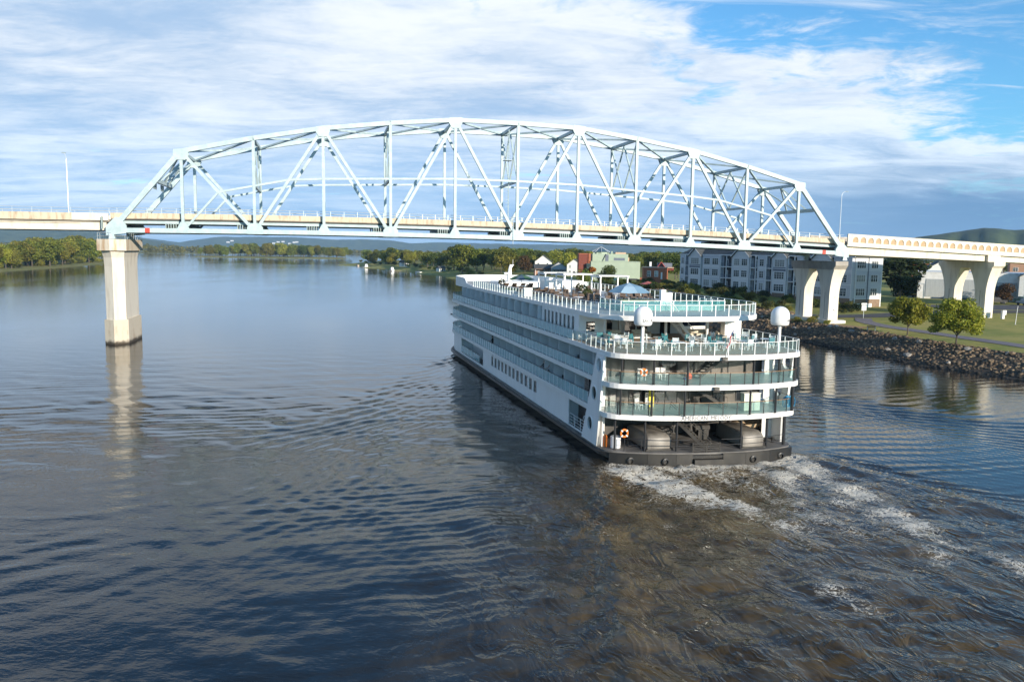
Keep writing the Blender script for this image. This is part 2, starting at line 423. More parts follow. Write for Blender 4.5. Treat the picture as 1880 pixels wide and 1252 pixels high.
    foam = np.maximum(foam, stream([(-24, 3.5), (-26, 2), (-30, 3.2)], 1.4, 1.4, .8, .7, 18))
    foam = np.maximum(foam, stream([(-4, 7.5), (-10, 8.5), (-18, 9.5)], 3.0, 3.4, .86, .5, 19))
    foam = np.maximum(foam, lane*.86*np.exp(-wd/24)*(.35 + n3.fbm(X/1.7, Y/1.7, 3)))
    foam = np.maximum(foam, stream([(73, .2), (70, -.7), (60, -1.3)], .35, .5, .65, .25, 16))
    Z += .16*np.clip(foam - .35, 0, 1)*n1.fbm(X/.7, Y/.7, 2)
    silt = np.clip(sstep(1.5, .7, np.abs(bl + 2.5)/(half + 3))*sstep(3, -3, a)*(.6 + .6*n1.fbm(X/8, Y/8, 3)) , 0, 1)
    ruff = np.maximum(ruff, .22 + .42*sstep(85, 40, Y))
    # calm lee between the pier and the bow
    Z *= fade
    far_r = sstep(0, 60, -edge)
    ruff = ruff*(1 - far_r) + .26*far_r
    me = grid_mesh('river_water', X, Y, Z, M_WATER, True, {'foam': np.clip(foam, 0, 1)*fade, 'silt': silt*fade, 'ruffle': np.clip(ruff, 0, 1)})
    return tag(put('river_water', me), kind='structure')
make_water()

# ---- land -----------------------------------------------------------------
SHORE = [(95, 40), (84, 90), (73.2, 112.5), (65.8, 125.3), (61.6, 144.2), (59, 158.7), (51, 185), (31, 250), (2, 345), (-16, 430), (-50, 556), (-120, 740), (-186, 905),
         (-176, 960), (-60, 1100), (150, 1350), (900, 1900), (4000, 2600)]
LAND_POLY = SHORE + [(4000, -250), (260, -250), (130, -60)]
def inside_poly(X, Y, poly):
    ins = np.zeros(np.shape(X), bool); n = len(poly)
    for i in range(n):
        (xa, ya), (xb, yb) = poly[i], poly[(i + 1) % n]
        c = ((ya > Y) != (yb > Y)) & (X < (xb - xa)*(Y - ya)/((yb - ya) if yb != ya else 1e-9) + xa)
        ins ^= c
    return ins
LN = VNoise(21)
def land_z(X, Y):
    X = np.asarray(X, float); Y = np.asarray(Y, float)
    d, _ = seg_dist(X, Y, SHORE); d = np.where(inside_poly(X, Y, LAND_POLY), d, -d)
    d = d + .8*(LN.fbm(X/6, Y/6, 2) - .5)
    bank = np.where(d < 0, np.maximum(d*.4, -1.4), 2.75*np.clip(d/8.2, 0, 1)**.9)
    z = bank + np.clip((d - 8.2)*.022, 0, 1.0)
    z = z + 2.4*sstep(196, 262, Y)*sstep(7, 23, d)*(1 - .55*sstep(480, 680, Y)) - 1.2*sstep(40, 80, d)*sstep(190, 260, Y)*sstep(95, 120, X)
    return z + .10*(LN.fbm(X/3, Y/3, 3) - .5)*(d > 8)
M_GRASS = mat('grass', (.185, .205, .026), .9, var=(.33, .28, .06), scale=.16, bump=.5, bscale=7)
def make_land():
    xs = np.concatenate([[-240, -200, -150, -110, -80, -50, -30, -10, 5, 20], np.arange(28, 130, 1.1), np.arange(132, 260, 6), [300, 380, 500, 800, 1500, 3990]])
    ys = np.concatenate([[-240, -120, -40, 20, 60], np.arange(90, 280, 1.25), np.arange(284, 700, 7), np.arange(710, 1000, 20), [1050, 1100, 1200, 1350, 1600, 1900, 2200, 2590]])
    X, Y = np.meshgrid(xs, ys)
    tag(put('ground', grid_mesh('ground', X, Y, land_z(X, Y), M_GRASS)), kind='structure')
make_land()
def lz(x, y): return float(land_z(np.array([x]), np.array([y]))[0])

def strip(name, pts, width, m, lift, kind='structure', step=1.2, nx=5, edge=0.0):
    P = []
    for a, b in zip(pts[:-1], pts[1:]):
        n = max(2, int(math.dist(a, b)/step))
        P += [(a[0] + (b[0] - a[0])*i/n, a[1] + (b[1] - a[1])*i/n) for i in range(n)]
    P.append(pts[-1]); P = np.array(P)
    for _ in range(6): P[1:-1] = (P[:-2] + 2*P[1:-1] + P[2:])/4
    T = np.gradient(P, axis=0); T /= np.linalg.norm(T, axis=1)[:, None]; Nn = np.stack([-T[:, 1], T[:, 0]], 1)
    o = np.linspace(-width/2, width/2, nx)
    X = P[:, 0][:, None] + Nn[:, 0][:, None]*o; Y = P[:, 1][:, None] + Nn[:, 1][:, None]*o
    return tag(put(name, grid_mesh(name, X, Y, land_z(X, Y) + lift, m)), kind=kind)
M_ASPH = mat('asphalt', (.15, .135, .15), .9, var=(.19, .17, .18), scale=1.2, bump=.3, bscale=30)
M_ROAD = mat('road_asphalt', (.06, .06, .065), .9, var=(.09, .088, .09), scale=.8, bump=.3, bscale=30)
M_CONC = mat('kerb_concrete', (.42, .39, .34), .85, var=(.32, .30, .27), scale=1.5)
strip('riprap_bed', [(SHORE[k][0] + 3.9, SHORE[k][1] + .4) for k in range(1, 9)], 10.2, mat('muddy_bank', (.065, .048, .032), .95, var=(.035, .028, .02), scale=1.0, bump=.4), .10)
strip('path', [(92, 100), (87, 113), (83.6, 129.4), (79.6, 148), (76.6, 163), (76.5, 173), (80, 181)], 3.5, M_ASPH, .07)
strip('road', [(60, 196), (72, 186), (84, 186), (100, 193), (125, 201), (160, 207), (230, 212)], 7.5, M_ROAD, .09)
strip('kerb', [(66, 194.5), (73, 190.2), (84, 190.1), (99, 197), (124, 205), (160, 211)], .35, M_CONC, .20)
strip('parking_lot', [(112, 212), (135, 216), (175, 220)], 14, M_ROAD, .07)
M_PAINT = mat('white_paint', (.75, .75, .72), .7)
strip('road_line', [(112, 197.2), (130, 201.8), (160, 206.9)], .25, mat('yellow_paint', (.65, .42, .08), .7), .13)
strip('crosswalk_line', [(70.5, 177.5), (73.5, 176.0)], .9, M_PAINT, .12)
# sand coloured worn earth by the pier
strip('worn_earth', [(66.5, 168), (68.5, 163.5), (71, 159.5)], 4.2, mat('bare_earth', (.34, .20, .09), .95, var=(.25, .16, .08), scale=.8), .06)

# far banks and islands
def bank_patch(name, poly, zt, m, slope=10):
    xs0 = [p[0] for p in poly]; ys0 = [p[1] for p in poly]
    n = 90; X, Y = np.meshgrid(np.linspace(min(xs0) - 12, max(xs0) + 12, n), np.linspace(min(ys0) - 12, max(ys0) + 12, n))
    d, _ = seg_dist(X, Y, poly + [poly[0]]); d = np.where(inside_poly(X, Y, poly), d, -d)
    Z = np.where(d < 0, np.maximum(d*.2, -1.2), zt*np.clip(d/slope, 0, 1)) + .4*(LN.fbm(X/9, Y/9, 3) - .5)*(d > 2)
    return tag(put(name, grid_mesh(name, X, Y, Z, m)), kind='structure')
M_MARSH = mat('marsh_grass', (.15, .16, .03), .95, var=(.24, .21, .06), scale=.12, bump=.5, bscale=3)
LEFT_POLY = [(-480, 380), (-335, 455), (-316, 492), (-338, 600), (-396, 805), (-485, 955), (-900, 1000), (-1500, 700), (-1400, 300), (-800, 250)]
bank_patch('left_bank_ground', LEFT_POLY, 1.3, M_MARSH)
ISLE_POLY = [(-540, 1345), (-420, 1325), (-300, 1360), (-285, 1400), (-350, 1500), (-480, 1500), (-545, 1400)]
bank_patch('island_ground', ISLE_POLY, 1.5, M_MARSH)
FAR_POLY = [(-2600, 1300), (-1150, 1720), (-790, 1880), (-700, 2300), (-300, 3100), (200, 3400), (1200, 3600), (4500, 5200), (4500, 10300), (-9000, 10300), (-9000, 1300)]
bank_patch('far_bank_ground', FAR_POLY, 2.0, M_MARSH, 40)

# ---- hills ----------------------------------------------------------------
M_HILL = mat('wooded_hill', (.030, .052, .016), .95, var=(.075, .095, .030), scale=.012, detail=9, bump=.9, bscale=.05)
M_HILL2 = mat('wooded_bluff', (.022, .042, .014), .95, var=(.050, .070, .022), scale=.03, detail=8, bump=1.0, bscale=.12)
HN = VNoise(31)
def ridge(name, tops, D, depth, m, seed, rough=12, cols=260, rows=44, base=2.0):
    px = np.linspace(tops[0][0], tops[-1][0], cols); py = np.interp(px, [t[0] for t in tops], [t[1] for t in tops])
    az = np.arctan((px - 940)/1462); dist = D/np.cos(az)
    yh = 460.8 - .0139*(940 - px)
    top = np.maximum(CAM_H + (yh - py)/1462*D*1.02, base)
    r = np.linspace(0, 1, rows)[:, None]
    spur = (HN.fbm(px[None, :]/70 + seed, r*1.2, 3) - .5)
    prof = sstep(.0, .62, r + .28*spur)*(1 - .10*np.clip(r - .65, 0, 1))
    Z = base - 4 + (top[None, :] - base + 4)*prof
    RR = dist[None, :] + (r - .6)*depth
    X = RR*np.sin(az)[None, :]; Y = RR*np.cos(az)[None, :]
    Z = Z + rough*(HN.fbm(X/160, Y/160, 4) - .5)*prof
    tag(put(name, grid_mesh(name, X, Y, Z, m)), kind='structure')
    return lambda u, rr: (float(np.interp(u, px, X[int(rr*(rows-1))])), float(np.interp(u, px, Y[int(rr*(rows-1))])), float(np.interp(u, px, Z[int(rr*(rows-1))])))
R_FAR = ridge('far_hills', [(120, 440), (200, 434), (250, 436), (300, 441), (332, 446), (365, 440), (400, 436), (480, 436), (560, 437), (620, 441), (660, 440), (715, 442), (750, 447), (800, 446), (900, 448), (1050, 450), (1300, 455), (1600, 460), (2000, 462)], 8200, 1500, M_HILL, 3, 16)
ridge('left_hills', [(-700, 415), (-300, 412), (0, 421), (100, 418), (190, 425), (250, 436), (300, 446), (345, 455)], 5200, 1100, M_HILL, 9, 14)
ridge('right_hill', [(1480, 478), (1560, 468), (1620, 452), (1675, 436), (1740, 427), (1795, 420), (1850, 424), (1900, 422), (2000, 428), (2200, 440), (2500, 462)], 2100, 500, M_HILL2, 5, 9)

# ---- air ------------------------------------------------------------------
def make_haze():
    mb = MB().box(-9800, 6500, -300, 10600, -2.6, 215)
    m = bpy.data.materials.new('haze'); m.use_nodes = True
    t = NT(m.node_tree); m.node_tree.nodes.clear()
    pv = t.n('ShaderNodeVolumePrincipled', i={'Color': (.42, .68, 1.0, 1), 'Density': HAZE_DENSITY, 'Anisotropy': 0.0})
    t.n('ShaderNodeOutputMaterial', i={'Volume': pv})
    tag(mb.build('haze', m), kind='stuff')
HAZE_DENSITY = 0.65e-4
make_haze()
# ================================================================== BRIDGE
BR_O, BR_TH = (-69.52, 138.0, 19.896), .227
BD = (math.cos(BR_TH), math.sin(BR_TH)); BN = (-math.sin(BR_TH), math.cos(BR_TH))
TW = 14.2
M_STEEL = mat('pale_steel_paint', (.44, .545, .57), .5, var=(.355, .45, .475), scale=.9, bump=.05)
M_STEEL_D = mat('grey_green_steel', (.30, .37, .36), .55, var=(.24, .30, .30), scale=1.2)
M_BARR = mat('weathered_barrier_concrete', (.60, .50, .37), .85, var=(.30, .21, .13), scale=1.5, bump=.25, stretch=(1, 1, .25), lo=.44, hi=.80, detail=8)
M_CONCW = mat('pale_concrete', (.72, .665, .57), .8, var=(.54, .475, .39), scale=.8, bump=.15, stretch=(1, 1, .22), lo=.42, hi=.78, detail=8)
M_CONCG = mat('grey_concrete', (.40, .36, .31), .85, var=(.31, .28, .25), scale=.8, bump=.2)
M_RUST = mat('rust_streaked_concrete', (.68, .60, .48), .85, var=(.42, .24, .10), scale=.9, bump=.2, stretch=(1, 1, .22), lo=.5, hi=.78)
M_ALU = mat('galvanised_rail', (.62, .68, .72), .4, metal=.4)
M_RED = mat('red_marker', (.75, .05, .03), .6)
M_DARK = mat('shadow_dark', (.045, .05, .055), .6)
HT = [0, 13.65, 16.32, 18.57, 20.1, 21.34, 21.45]
def chz(s): return -.015*s + .959*(1 - ((s - 72)/72)**2)
NS = [.48] + [12.0*i for i in range(1, 12)] + [143.52]
def bot(i, w): return Vector((NS[i], w, chz(NS[i])))
def top(i, w): return bot(i, w) + Vector((0, 0, HT[min(i, 12 - i)]))

def make_bridge():
    t = thing('truss_bridge', 'pale steel arched through truss bridge spanning the river above the ship', 'bridge', BR_O, BR_TH)
    for wi, w in enumerate((0.0, TW)):
        for i in range(12):
            MB().bar(bot(i, w), bot(i + 1, w), .55, .80).build('bottom_chord', M_STEEL, t)
        for i in range(1, 11):
            MB().bar(top(i, w), top(i + 1, w), .62, .78, ext=.12).build('top_chord', M_STEEL, t)
        MB().bar(bot(0, w), top(1, w), .62, .85, ext=.2).build('end_post', M_STEEL, t)
        MB().bar(bot(12, w), top(11, w), .62, .85, ext=.2).build('end_post', M_STEEL, t)
        for i in range(1, 12):
            MB().bar(bot(i, w), top(i, w), .50, .50, up=(0, 1, 0)).build('vertical_post', M_STEEL, t)
        for i, j in ((1, 2), (3, 2), (3, 4), (5, 4), (5, 6), (7, 6), (7, 8), (9, 8), (9, 10), (11, 10)):
            MB().bar(top(i, w), bot(j, w), .48, .52).build('diagonal_brace', M_STEEL, t)
        # mid height struts
        def at(k, h): s = 12*k; return Vector((s, w, chz(s) + h))
        half = [(1, 0), (1.5, 6.8), (2, 8.05), (2.5, 9.27), (3, 9.65), (4, 10.1), (5, 10.6), (6, 10.7)]
        full = half + [(12 - k, h) for k, h in half[-2::-1]]
        for (k0, h0), (k1, h1) in zip(full[:-1], full[1:]):
            MB().bar(at(k0, h0), at(k1, h1), .34, .36).build('side_strut', M_STEEL, t)
        # gusset plates
        for i in range(0, 13):
            p = bot(i, w); big = i % 2 == 0
            if i in (0, 12):
                sg = 1 if i == 0 else -1
                poly = [(-.9*sg, -.9), (2.3*sg, -.5), (2.3*sg, .8), (1.5*sg, 2.2), (.6*sg, 2.2), (-.9*sg, .7)]
            elif big: poly = [(-1.35, -.45), (1.35, -.45), (1.35, .75), (.75, 1.45), (-.75, 1.45), (-1.35, .75)]
            else: poly = [(-.95, -.42), (.95, -.42), (.95, .45), (.38, 1.5), (-.38, 1.5), (-.95, .45)]
            mb = MB()
            for q in (-.30, .27):
                mb.loft([[(p.x + a, w + q, p.z + b) for a, b in poly], [(p.x + a, w + q + .04, p.z + b) for a, b in poly]])
            mb.build('gusset_plate', M_STEEL, t)
        for i in range(1, 12):
            if i % 2 == 0: continue
            p = top(i, w); sl = (top(min(i + 1, 11), w).z - top(max(i - 1, 1), w).z)/24
            poly = [(-1.2, .42 - 1.2*sl), (1.2, .42 + 1.2*sl), (1.25, -.55 + sl), (.75, -1.5), (-.75, -1.5), (-1.25, -.55 - sl)]
            mb = MB()
            for q in (-.34, .31):
                mb.loft([[(p.x + a, w + q, p.z + b) for a, b in poly], [(p.x + a, w + q + .035, p.z + b) for a, b in poly]])
            mb.build('gusset_plate', M_STEEL, t)
        # navigation markers
        for s in (6.2, 138.5):
            if wi == 0: MB().box(s - .38, s + .38, -.34, -.29, chz(s) - .39, chz(s) + .39).build('navigation_marker', M_RED, t)
    # cross members
    for i in range(1, 12):
        a, b = top(i, 0), top(i, TW)
        MB().bar(a - Vector((0, 0, .12)), b - Vector((0, 0, .12)), .5, .55).build('top_strut', M_STEEL, t)
        if i < 11:
            c, d = top(i + 1, 0), top(i + 1, TW); dz = Vector((0, 0, -.12))
            MB().bar(a + dz, d + dz, .40, .36).build('lateral_brace', M_STEEL, t)
            m_ = (b + c)/2
            MB().bar(b + dz*1.6, m_ + dz*1.6, .38, .32).build('lateral_brace', M_STEEL, t)
            MB().bar(m_ + dz*1.6, c + dz*1.6, .38, .32).build('lateral_brace', M_STEEL, t)
    half_h = {2: 8.05, 4: 10.1, 6: 10.7, 8: 10.1, 10: 8.05}
    for i, hh in half_h.items():
        a, b = top(i, 0) - Vector((0, 0, .5)), top(i, TW) - Vector((0, 0, .5)); m_ = (a + b)/2
        la, lb = bot(i, 0) + Vector((0, 0, hh)), bot(i, TW) + Vector((0, 0, hh)); lm = (la + lb)/2
        MB().bar(la, lb, .45, .45).build('sway_strut', M_STEEL, t)
        for p, q in ((a, lm), (m_, la), (m_, lb), (b, lm)): MB().bar(p, q, .26, .26).build('sway_brace', M_STEEL, t)
    for e, i in ((0, 1), (12, 11)):
        f = .37
        pa, pb = top(i, 0).lerp(bot(e, 0), f), top(i, TW).lerp(bot(e, TW), f); pm = (pa + pb)/2
        ta, tb = top(i, 0) - Vector((0, 0, .2)), top(i, TW) - Vector((0, 0, .2)); tm = (ta + tb)/2
        MB().bar(pa, pb, .6, .7).build('portal_strut', M_STEEL, t)
        MB().bar(tm, pm, .3, .3).build('portal_brace', M_STEEL, t)
        for p, q in ((ta, pm), (tb, pm), (tm, pa.lerp(pm, .45)), (tm, pb.lerp(pm, .45))): MB().bar(p, q, .28, .28).build('portal_brace', M_STEEL, t)
    # clearance sign frame on the left portal
    pa, pb = top(1, 0).lerp(bot(0, 0), .40), top(1, TW).lerp(bot(0, TW), .40)
    for f in (.25, .7):
        c = pa.lerp(pb, f); MB().box(c.x - .5, c.x - .42, c.y - 1.4, c.y + 1.4, c.z - .9, c.z + .2).build('portal_sign', M_STEEL_D, t)
    # floor: beams, stringers, deck, barriers, hand rails
    for i in range(0, 13):
        p = bot(i, 0); MB().box(p.x - .25, p.x + .25, .3, TW - .3, p.z - .2, p.z + 1.55).build('floor_beam', M_STEEL_D, t)
        if 0 < i < 12:
            mb = MB()
            for w0 in (.95, TW - 2.9):
                for k in range(7): mb.box(p.x - 3.1 + k*.42, p.x - 2.95 + k*.42, w0, w0 + 1.9, p.z + .35, p.z + 1.2)
            mb.build('drain_grating', M_STEEL_D, t)
    def ribbon(s0, s1, y0, y1, za, zb, n=24):
        mb = MB(); ss = np.linspace(s0, s1, n + 1)
        mb.loft([[(s, y0, chz(s) + za), (s, y1, chz(s) + za), (s, y1, chz(s) + zb), (s, y0, chz(s) + zb)] for s in ss]); return mb
    for y in (1.5, 4.3, 7.0, 9.7, 12.5): ribbon(.3, 143.7, y - .16, y + .16, 1.18, 1.66).build('stringer', M_STEEL, t)
    ribbon(.1, 143.9, .95, TW - .95, 1.9, 2.12).build('deck_slab', M_CONCG, t)
    ribbon(.1, 143.9, 1.3, 1.55, 1.66, 1.9).build('under_barrier_shade', M_DARK, t)  # dark strip stands in for the shadow slit below the barrier
    me = MB().box(-.035, .035, -.035, .035, 0, .95).mesh('rail_post', M_ALU)
    for y0, y1 in ((.72, 1.05), (TW - 1.05, TW - .72)):
        for k in range(24):
            s0 = .15 + k*6.0; s1 = s0 + 5.97
            mb = MB(); mb.loft([[(s, y0, chz(s) + 2.03), (s, y1, chz(s) + 2.03), (s, y1 - .06, chz(s) + 2.98), (s, y0 + .06, chz(s) + 2.98)] for s in (s0, s1)])
            mb.build('barrier_segment', M_BARR, t)
        ym = (y0 + y1)/2
        for hh in (3.42, 3.86):
            mb = MB(); pts = [(s, ym, chz(s) + hh) for s in np.linspace(.2, 143.8, 37)]; mb.path(pts, .045, 6); mb.build('hand_rail', M_ALU, t)
        for k in range(60): s = 1.2 + k*2.4; put('rail_post', me, t, (s, ym, chz(s) + 2.95))
    # inspection ladder and platform at mid span
    p = bot(6, TW*.12); mb = MB()
    x0 = p.x - 1.5
    for yy in (.9, 1.5): mb.tube((x0, yy, p.z + 2.6), (x0, yy, p.z + 20.4), .05, 5)
    for k in range(44): mb.tube((x0, .9, p.z + 2.8 + k*.4), (x0, 1.5, p.z + 2.8 + k*.4), .025, 4)
    for k in range(22):
        z = p.z + 6 + k*.62; mb.path([(x0, .85, z), (x0 - .55, .85, z), (x0 - .75, 1.2, z), (x0 - .55, 1.55, z), (x0, 1.55, z)], .022, 4)
    mb.box(x0 - 1.0, x0 + .6, .4, 2.2, p.z + 14.6, p.z + 14.68)
    for q in (p.z + 15.1, p.z + 15.6): mb.path([(x0 - 1, .4, q), (x0 - 1, 2.2, q), (x0 + .6, 2.2, q)], .03, 4)
    mb.build('inspection_ladder', M_STEEL, t)
    mb = MB()
    for yy in (-.5, -.1): mb.tube((71.2, yy, p.z - 1.2), (71.2, yy, p.z + 4.2), .04, 5)
    for k in range(13): mb.tube((71.2, -.5, p.z - 1.1 + k*.4), (71.2, -.1, p.z - 1.1 + k*.4), .022, 4)
    mb.build('access_ladder', M_ALU, t)
    # truss bearings on the piers
    for s in (.5, 143.5):
        for w in (0.0, TW):
            MB().loft([[(s - .55, w - .45, chz(s) - 1.5), (s + .55, w - .45, chz(s) - 1.5), (s + .55, w + .45, chz(s) - 1.5), (s - .55, w + .45, chz(s) - 1.5)],
                       [(s - .25, w - .3, chz(s) - .4), (s + .25, w - .3, chz(s) - .4), (s + .25, w + .3, chz(s) - .4), (s - .25, w + .3, chz(s) - .4)]]).build('bearing', M_STEEL, t)
make_bridge()

def bw(s, w): return (BR_O[0] + BD[0]*s + BN[0]*w, BR_O[1] + BD[1]*s + BN[1]*w)

def make_left_approach():
    t = thing('approach_span', 'concrete girder approach span left of the truss with stained barrier and thin hand rail', 'bridge span', BR_O, BR_TH)
    g = lambda s: .0035*s
    for y0, y1 in ((1.5, 2.1), (4.6, 5.2), (9.0, 9.6), (12.1, 12.7)):
        mb = MB()
        for yy0, yy1, za, zb in ((y0 - .12, y1 + .12, .0, .32), (y0 + .12, y1 - .12, .32, 1.15), (y0 - .18, y1 + .18, 1.15, 1.42)):
            mb.loft([[(s, yy0, g(s) + za), (s, yy1, g(s) + za), (s, yy1, g(s) + zb), (s, yy0, g(s) + zb)] for s in (-118, -2.2)])
        mb.box(-2.2 - 2.6, -.7, y0 - .19, y1 + .19, .0, 1.41)
        mb.build('girder', M_CONCW, t)
    MB().loft([[(s, .9, g(s) + 1.44), (s, TW - .9, g(s) + 1.44), (s, TW - .9, g(s) + 1.85), (s, .9, g(s) + 1.85)] for s in (-118, -.1)]).build('deck_slab', M_CONCG, t)
    me = MB().box(-.035, .035, -.035, .035, 0, .95).mesh('rail_post', M_ALU)
    for y0, y1 in ((.45, .85), (TW - .85, TW - .45)):
        ym = (y0 + y1)/2
        for k in range(20):
            s0 = -118 + k*5.9
            MB().loft([[(s, y0, g(s) + 1.66), (s, y1, g(s) + 1.66), (s, y1 - .06, g(s) + 2.88), (s, y0 + .06, g(s) + 2.88)] for s in (s0, min(s0 + 5.87, -.15))]).build('barrier_segment', M_BARR if k < 19 else M_CONCW, t)
        for hh in (3.3, 3.76): MB().tube((-118, ym, g(-118) + hh), (.2, ym, hh), .045, 6).build('hand_rail', M_ALU, t)
        for k in range(40): s = -117 + k*3.0; put('rail_post', me, t, (s, ym, g(s) + 2.86))
    MB().box(-1.15, -.95, -.15, .3, .2, 2.3).build('drain_pipe', M_STEEL_D, t)
make_left_approach()

def make_right_approach():
    t = thing('approach_viaduct', 'cream concrete viaduct right of the truss with arched panels along its parapet', 'bridge span', BR_O, BR_TH)
    ptop = lambda s: 1.85 - .0389*(s - 144.7); pbot = lambda s: ptop(s) - 2.07; gb = lambda s: -2.43 - .0287*(s - 145.6)
    S0_, S1_ = 144.3, 232.0
    for y0, y1 in ((1.0, 1.7), (4.8, 5.5), (8.7, 9.4), (12.5, 13.2)):
        for s0, s1 in ((S0_, 180.2), (183.6, S1_)):
            MB().loft([[(s, y0, gb(s)), (s, y1, gb(s)), (s, y1, pbot(s) - .42), (s, y0, pbot(s) - .42)] for s in (s0, s1)]).build('girder', M_CONCW, t)
    MB().box(180.25, 183.55, .35, 13.9, -3.55, -1.75).build('diaphragm', M_CONCW, t)
    MB().loft([[(s, .55, pbot(s) - .40), (s, TW - .5, pbot(s) - .40), (s, TW - .5, pbot(s) + .6), (s, .55, pbot(s) + .6)] for s in (S0_, S1_)]).build('deck_slab', M_CONCG, t)
    bay = 1.875
    n = int((S1_ - S0_ - .8)/bay)
    M_ARCH = mat('tan_panel_concrete', (.50, .36, .22), .9, var=(.42, .30, .19), scale=2, bump=.3, bscale=12)
    hw, sp = .68, .50
    arc = [(-hw, .45), (-hw, .45 + sp)] + [(-hw*math.cos(a), .45 + sp + hw*1.02*math.sin(a)) for a in np.linspace(0, math.pi, 11)[1:-1]] + [(hw, .45 + sp), (hw, .45)]
    plate = holed_plate([(-bay/2 + .012, 0), (bay/2 - .012, 0), (bay/2 - .012, 2.07), (-bay/2 + .012, 2.07)], [arc], .16, 'parapet_bay', M_CONCW)
    pan = holed_plate(arc, [], .05, 'arch_panel', M_ARCH)
    for me in (plate, pan):
        me.transform(Matrix.Rotation(math.pi/2, 4, 'X'))
    for side, y in ((0, .2), (1, TW - .2)):
        for k in range(n):
            s = S0_ + .9 + bay*(k + .5)
            o = put('parapet_bay', plate, t, (s, y, pbot(s))); o.rotation_euler = (0, math.atan(.0389), 0)
            q = put('arch_panel', pan, o, (0, .055 if side == 0 else -.055, 0))
        MB().loft([[(s, y - .13, ptop(s) + .004), (s, y + .13, ptop(s) + .004), (s, y + .13, ptop(s) + .12), (s, y - .13, ptop(s) + .12)] for s in (S0_, S1_)]).build('coping', M_CONCW, t)
        MB().loft([[(s, y + .115 - .34*side, pbot(s) + .02), (s, y + .225 - .34*side, pbot(s) + .02), (s, y + .225 - .34*side, ptop(s) - .02), (s, y + .115 - .34*side, ptop(s) - .02)] for s in (S0_, S1_)]).build('parapet_backing', M_CONCG, t)
        MB().box(S0_, S0_ + .88, y - .12, y + .11, pbot(S0_), ptop(S0_)).build('parapet_end', M_CONCW, t)
        MB().loft([[(s, y - .02 if side == 0 else y - .4, pbot(s) - .42), (s, y + .4 if side == 0 else y + .02, pbot(s) - .42), (s, y + .4 if side == 0 else y + .02, pbot(s) - .01), (s, y - .02 if side == 0 else y - .4, pbot(s) - .01)] for s in (S0_, S1_)]).build('edge_beam', M_CONCW, t)
make_right_approach()

# ---- piers ----------------------------------------------------------------
def make_river_pier():
    t = thing('bridge_pier', 'tall pale concrete river pier with rust streaked cap and pointed ends', 'bridge pier', (*bw(.1, TW/2), 0), BR_TH)
    def hexa(hs, hw, nose, z): return [(0, -hw - nose, z), (hs, -hw, z), (hs, hw, z), (0, hw + nose, z), (-hs, hw, z), (-hs, -hw, z)]
    MB().loft([hexa(1.95, 5.0, 1.9, -1.5), hexa(1.95, 5.0, 1.9, 4.3)]).build('base_block', mat('water_stained_concrete', (.60, .53, .42), .85, var=(.36, .25, .15), scale=.7, bump=.2, stretch=(1, 1, .5), lo=.5, hi=.85), t)
    MB().loft([hexa(1.62, 4.9, 1.45, 4.3), hexa(1.62, 4.9, 1.45, 13.6), hexa(1.66, 5.1, 1.5, 15.2), hexa(1.85, 5.6, 1.6, 16.4)]).build('shaft', M_CONCW, t)
    MB().loft([hexa(2.35, 6.3, 1.55, 16.4), hexa(2.35, 6.3, 1.55, 18.35)]).build('cap', M_RUST, t)
    MB().loft([hexa(1.7, 5.05, 1.55, 1.6), hexa(1.7, 5.05, 1.55, 1.62)]).build('joint', M_CONCG, t)
    me = MB().tube((0, 0, 0), (0, 0, 1.15), .035, 6).mesh('rail_post', M_ALU)
    ring = hexa(2.2, 6.2, 1.45, 18.35); mb = MB()
    for hh in (.55, 1.1):
        for p, q in zip(ring, ring[1:] + ring[:1]): mb.tube((p[0], p[1], p[2] + hh), (q[0], q[1], q[2] + hh), .03, 5)
    mb.build('hand_rail', M_ALU, t)
    for p, q in zip(ring, ring[1:] + ring[:1]):
        n = max(1, int(math.dist(p, q)/1.4))
        for k in range(n): put('rail_post', me, t, tuple(p[j] + (q[j] - p[j])*k/n for j in range(3)))
make_river_pier()
_m = MATS['water_stained_concrete']; _t = NT(_m.node_tree); _p = [n for n in _m.node_tree.nodes if n.type == 'BSDF_PRINCIPLED'][0]; _c = _p.inputs['Base Color'].links[0].from_socket
_z = _t.n('ShaderNodeSeparateXYZ', i={0: _t.n('ShaderNodeNewGeometry').outputs['Position']}).outputs[2]
_w = _t.m('ADD', _z, _t.m('MULTIPLY', _t.noise(_t.n('ShaderNodeTexCoord').outputs['Object'], 1.4, 5), -.9))
_m.node_tree.links.new(_t.mix(_t.rng(_w, -.25, .45), (.055, .042, .028), _c), _p.inputs['Base Color'])   # tide mark

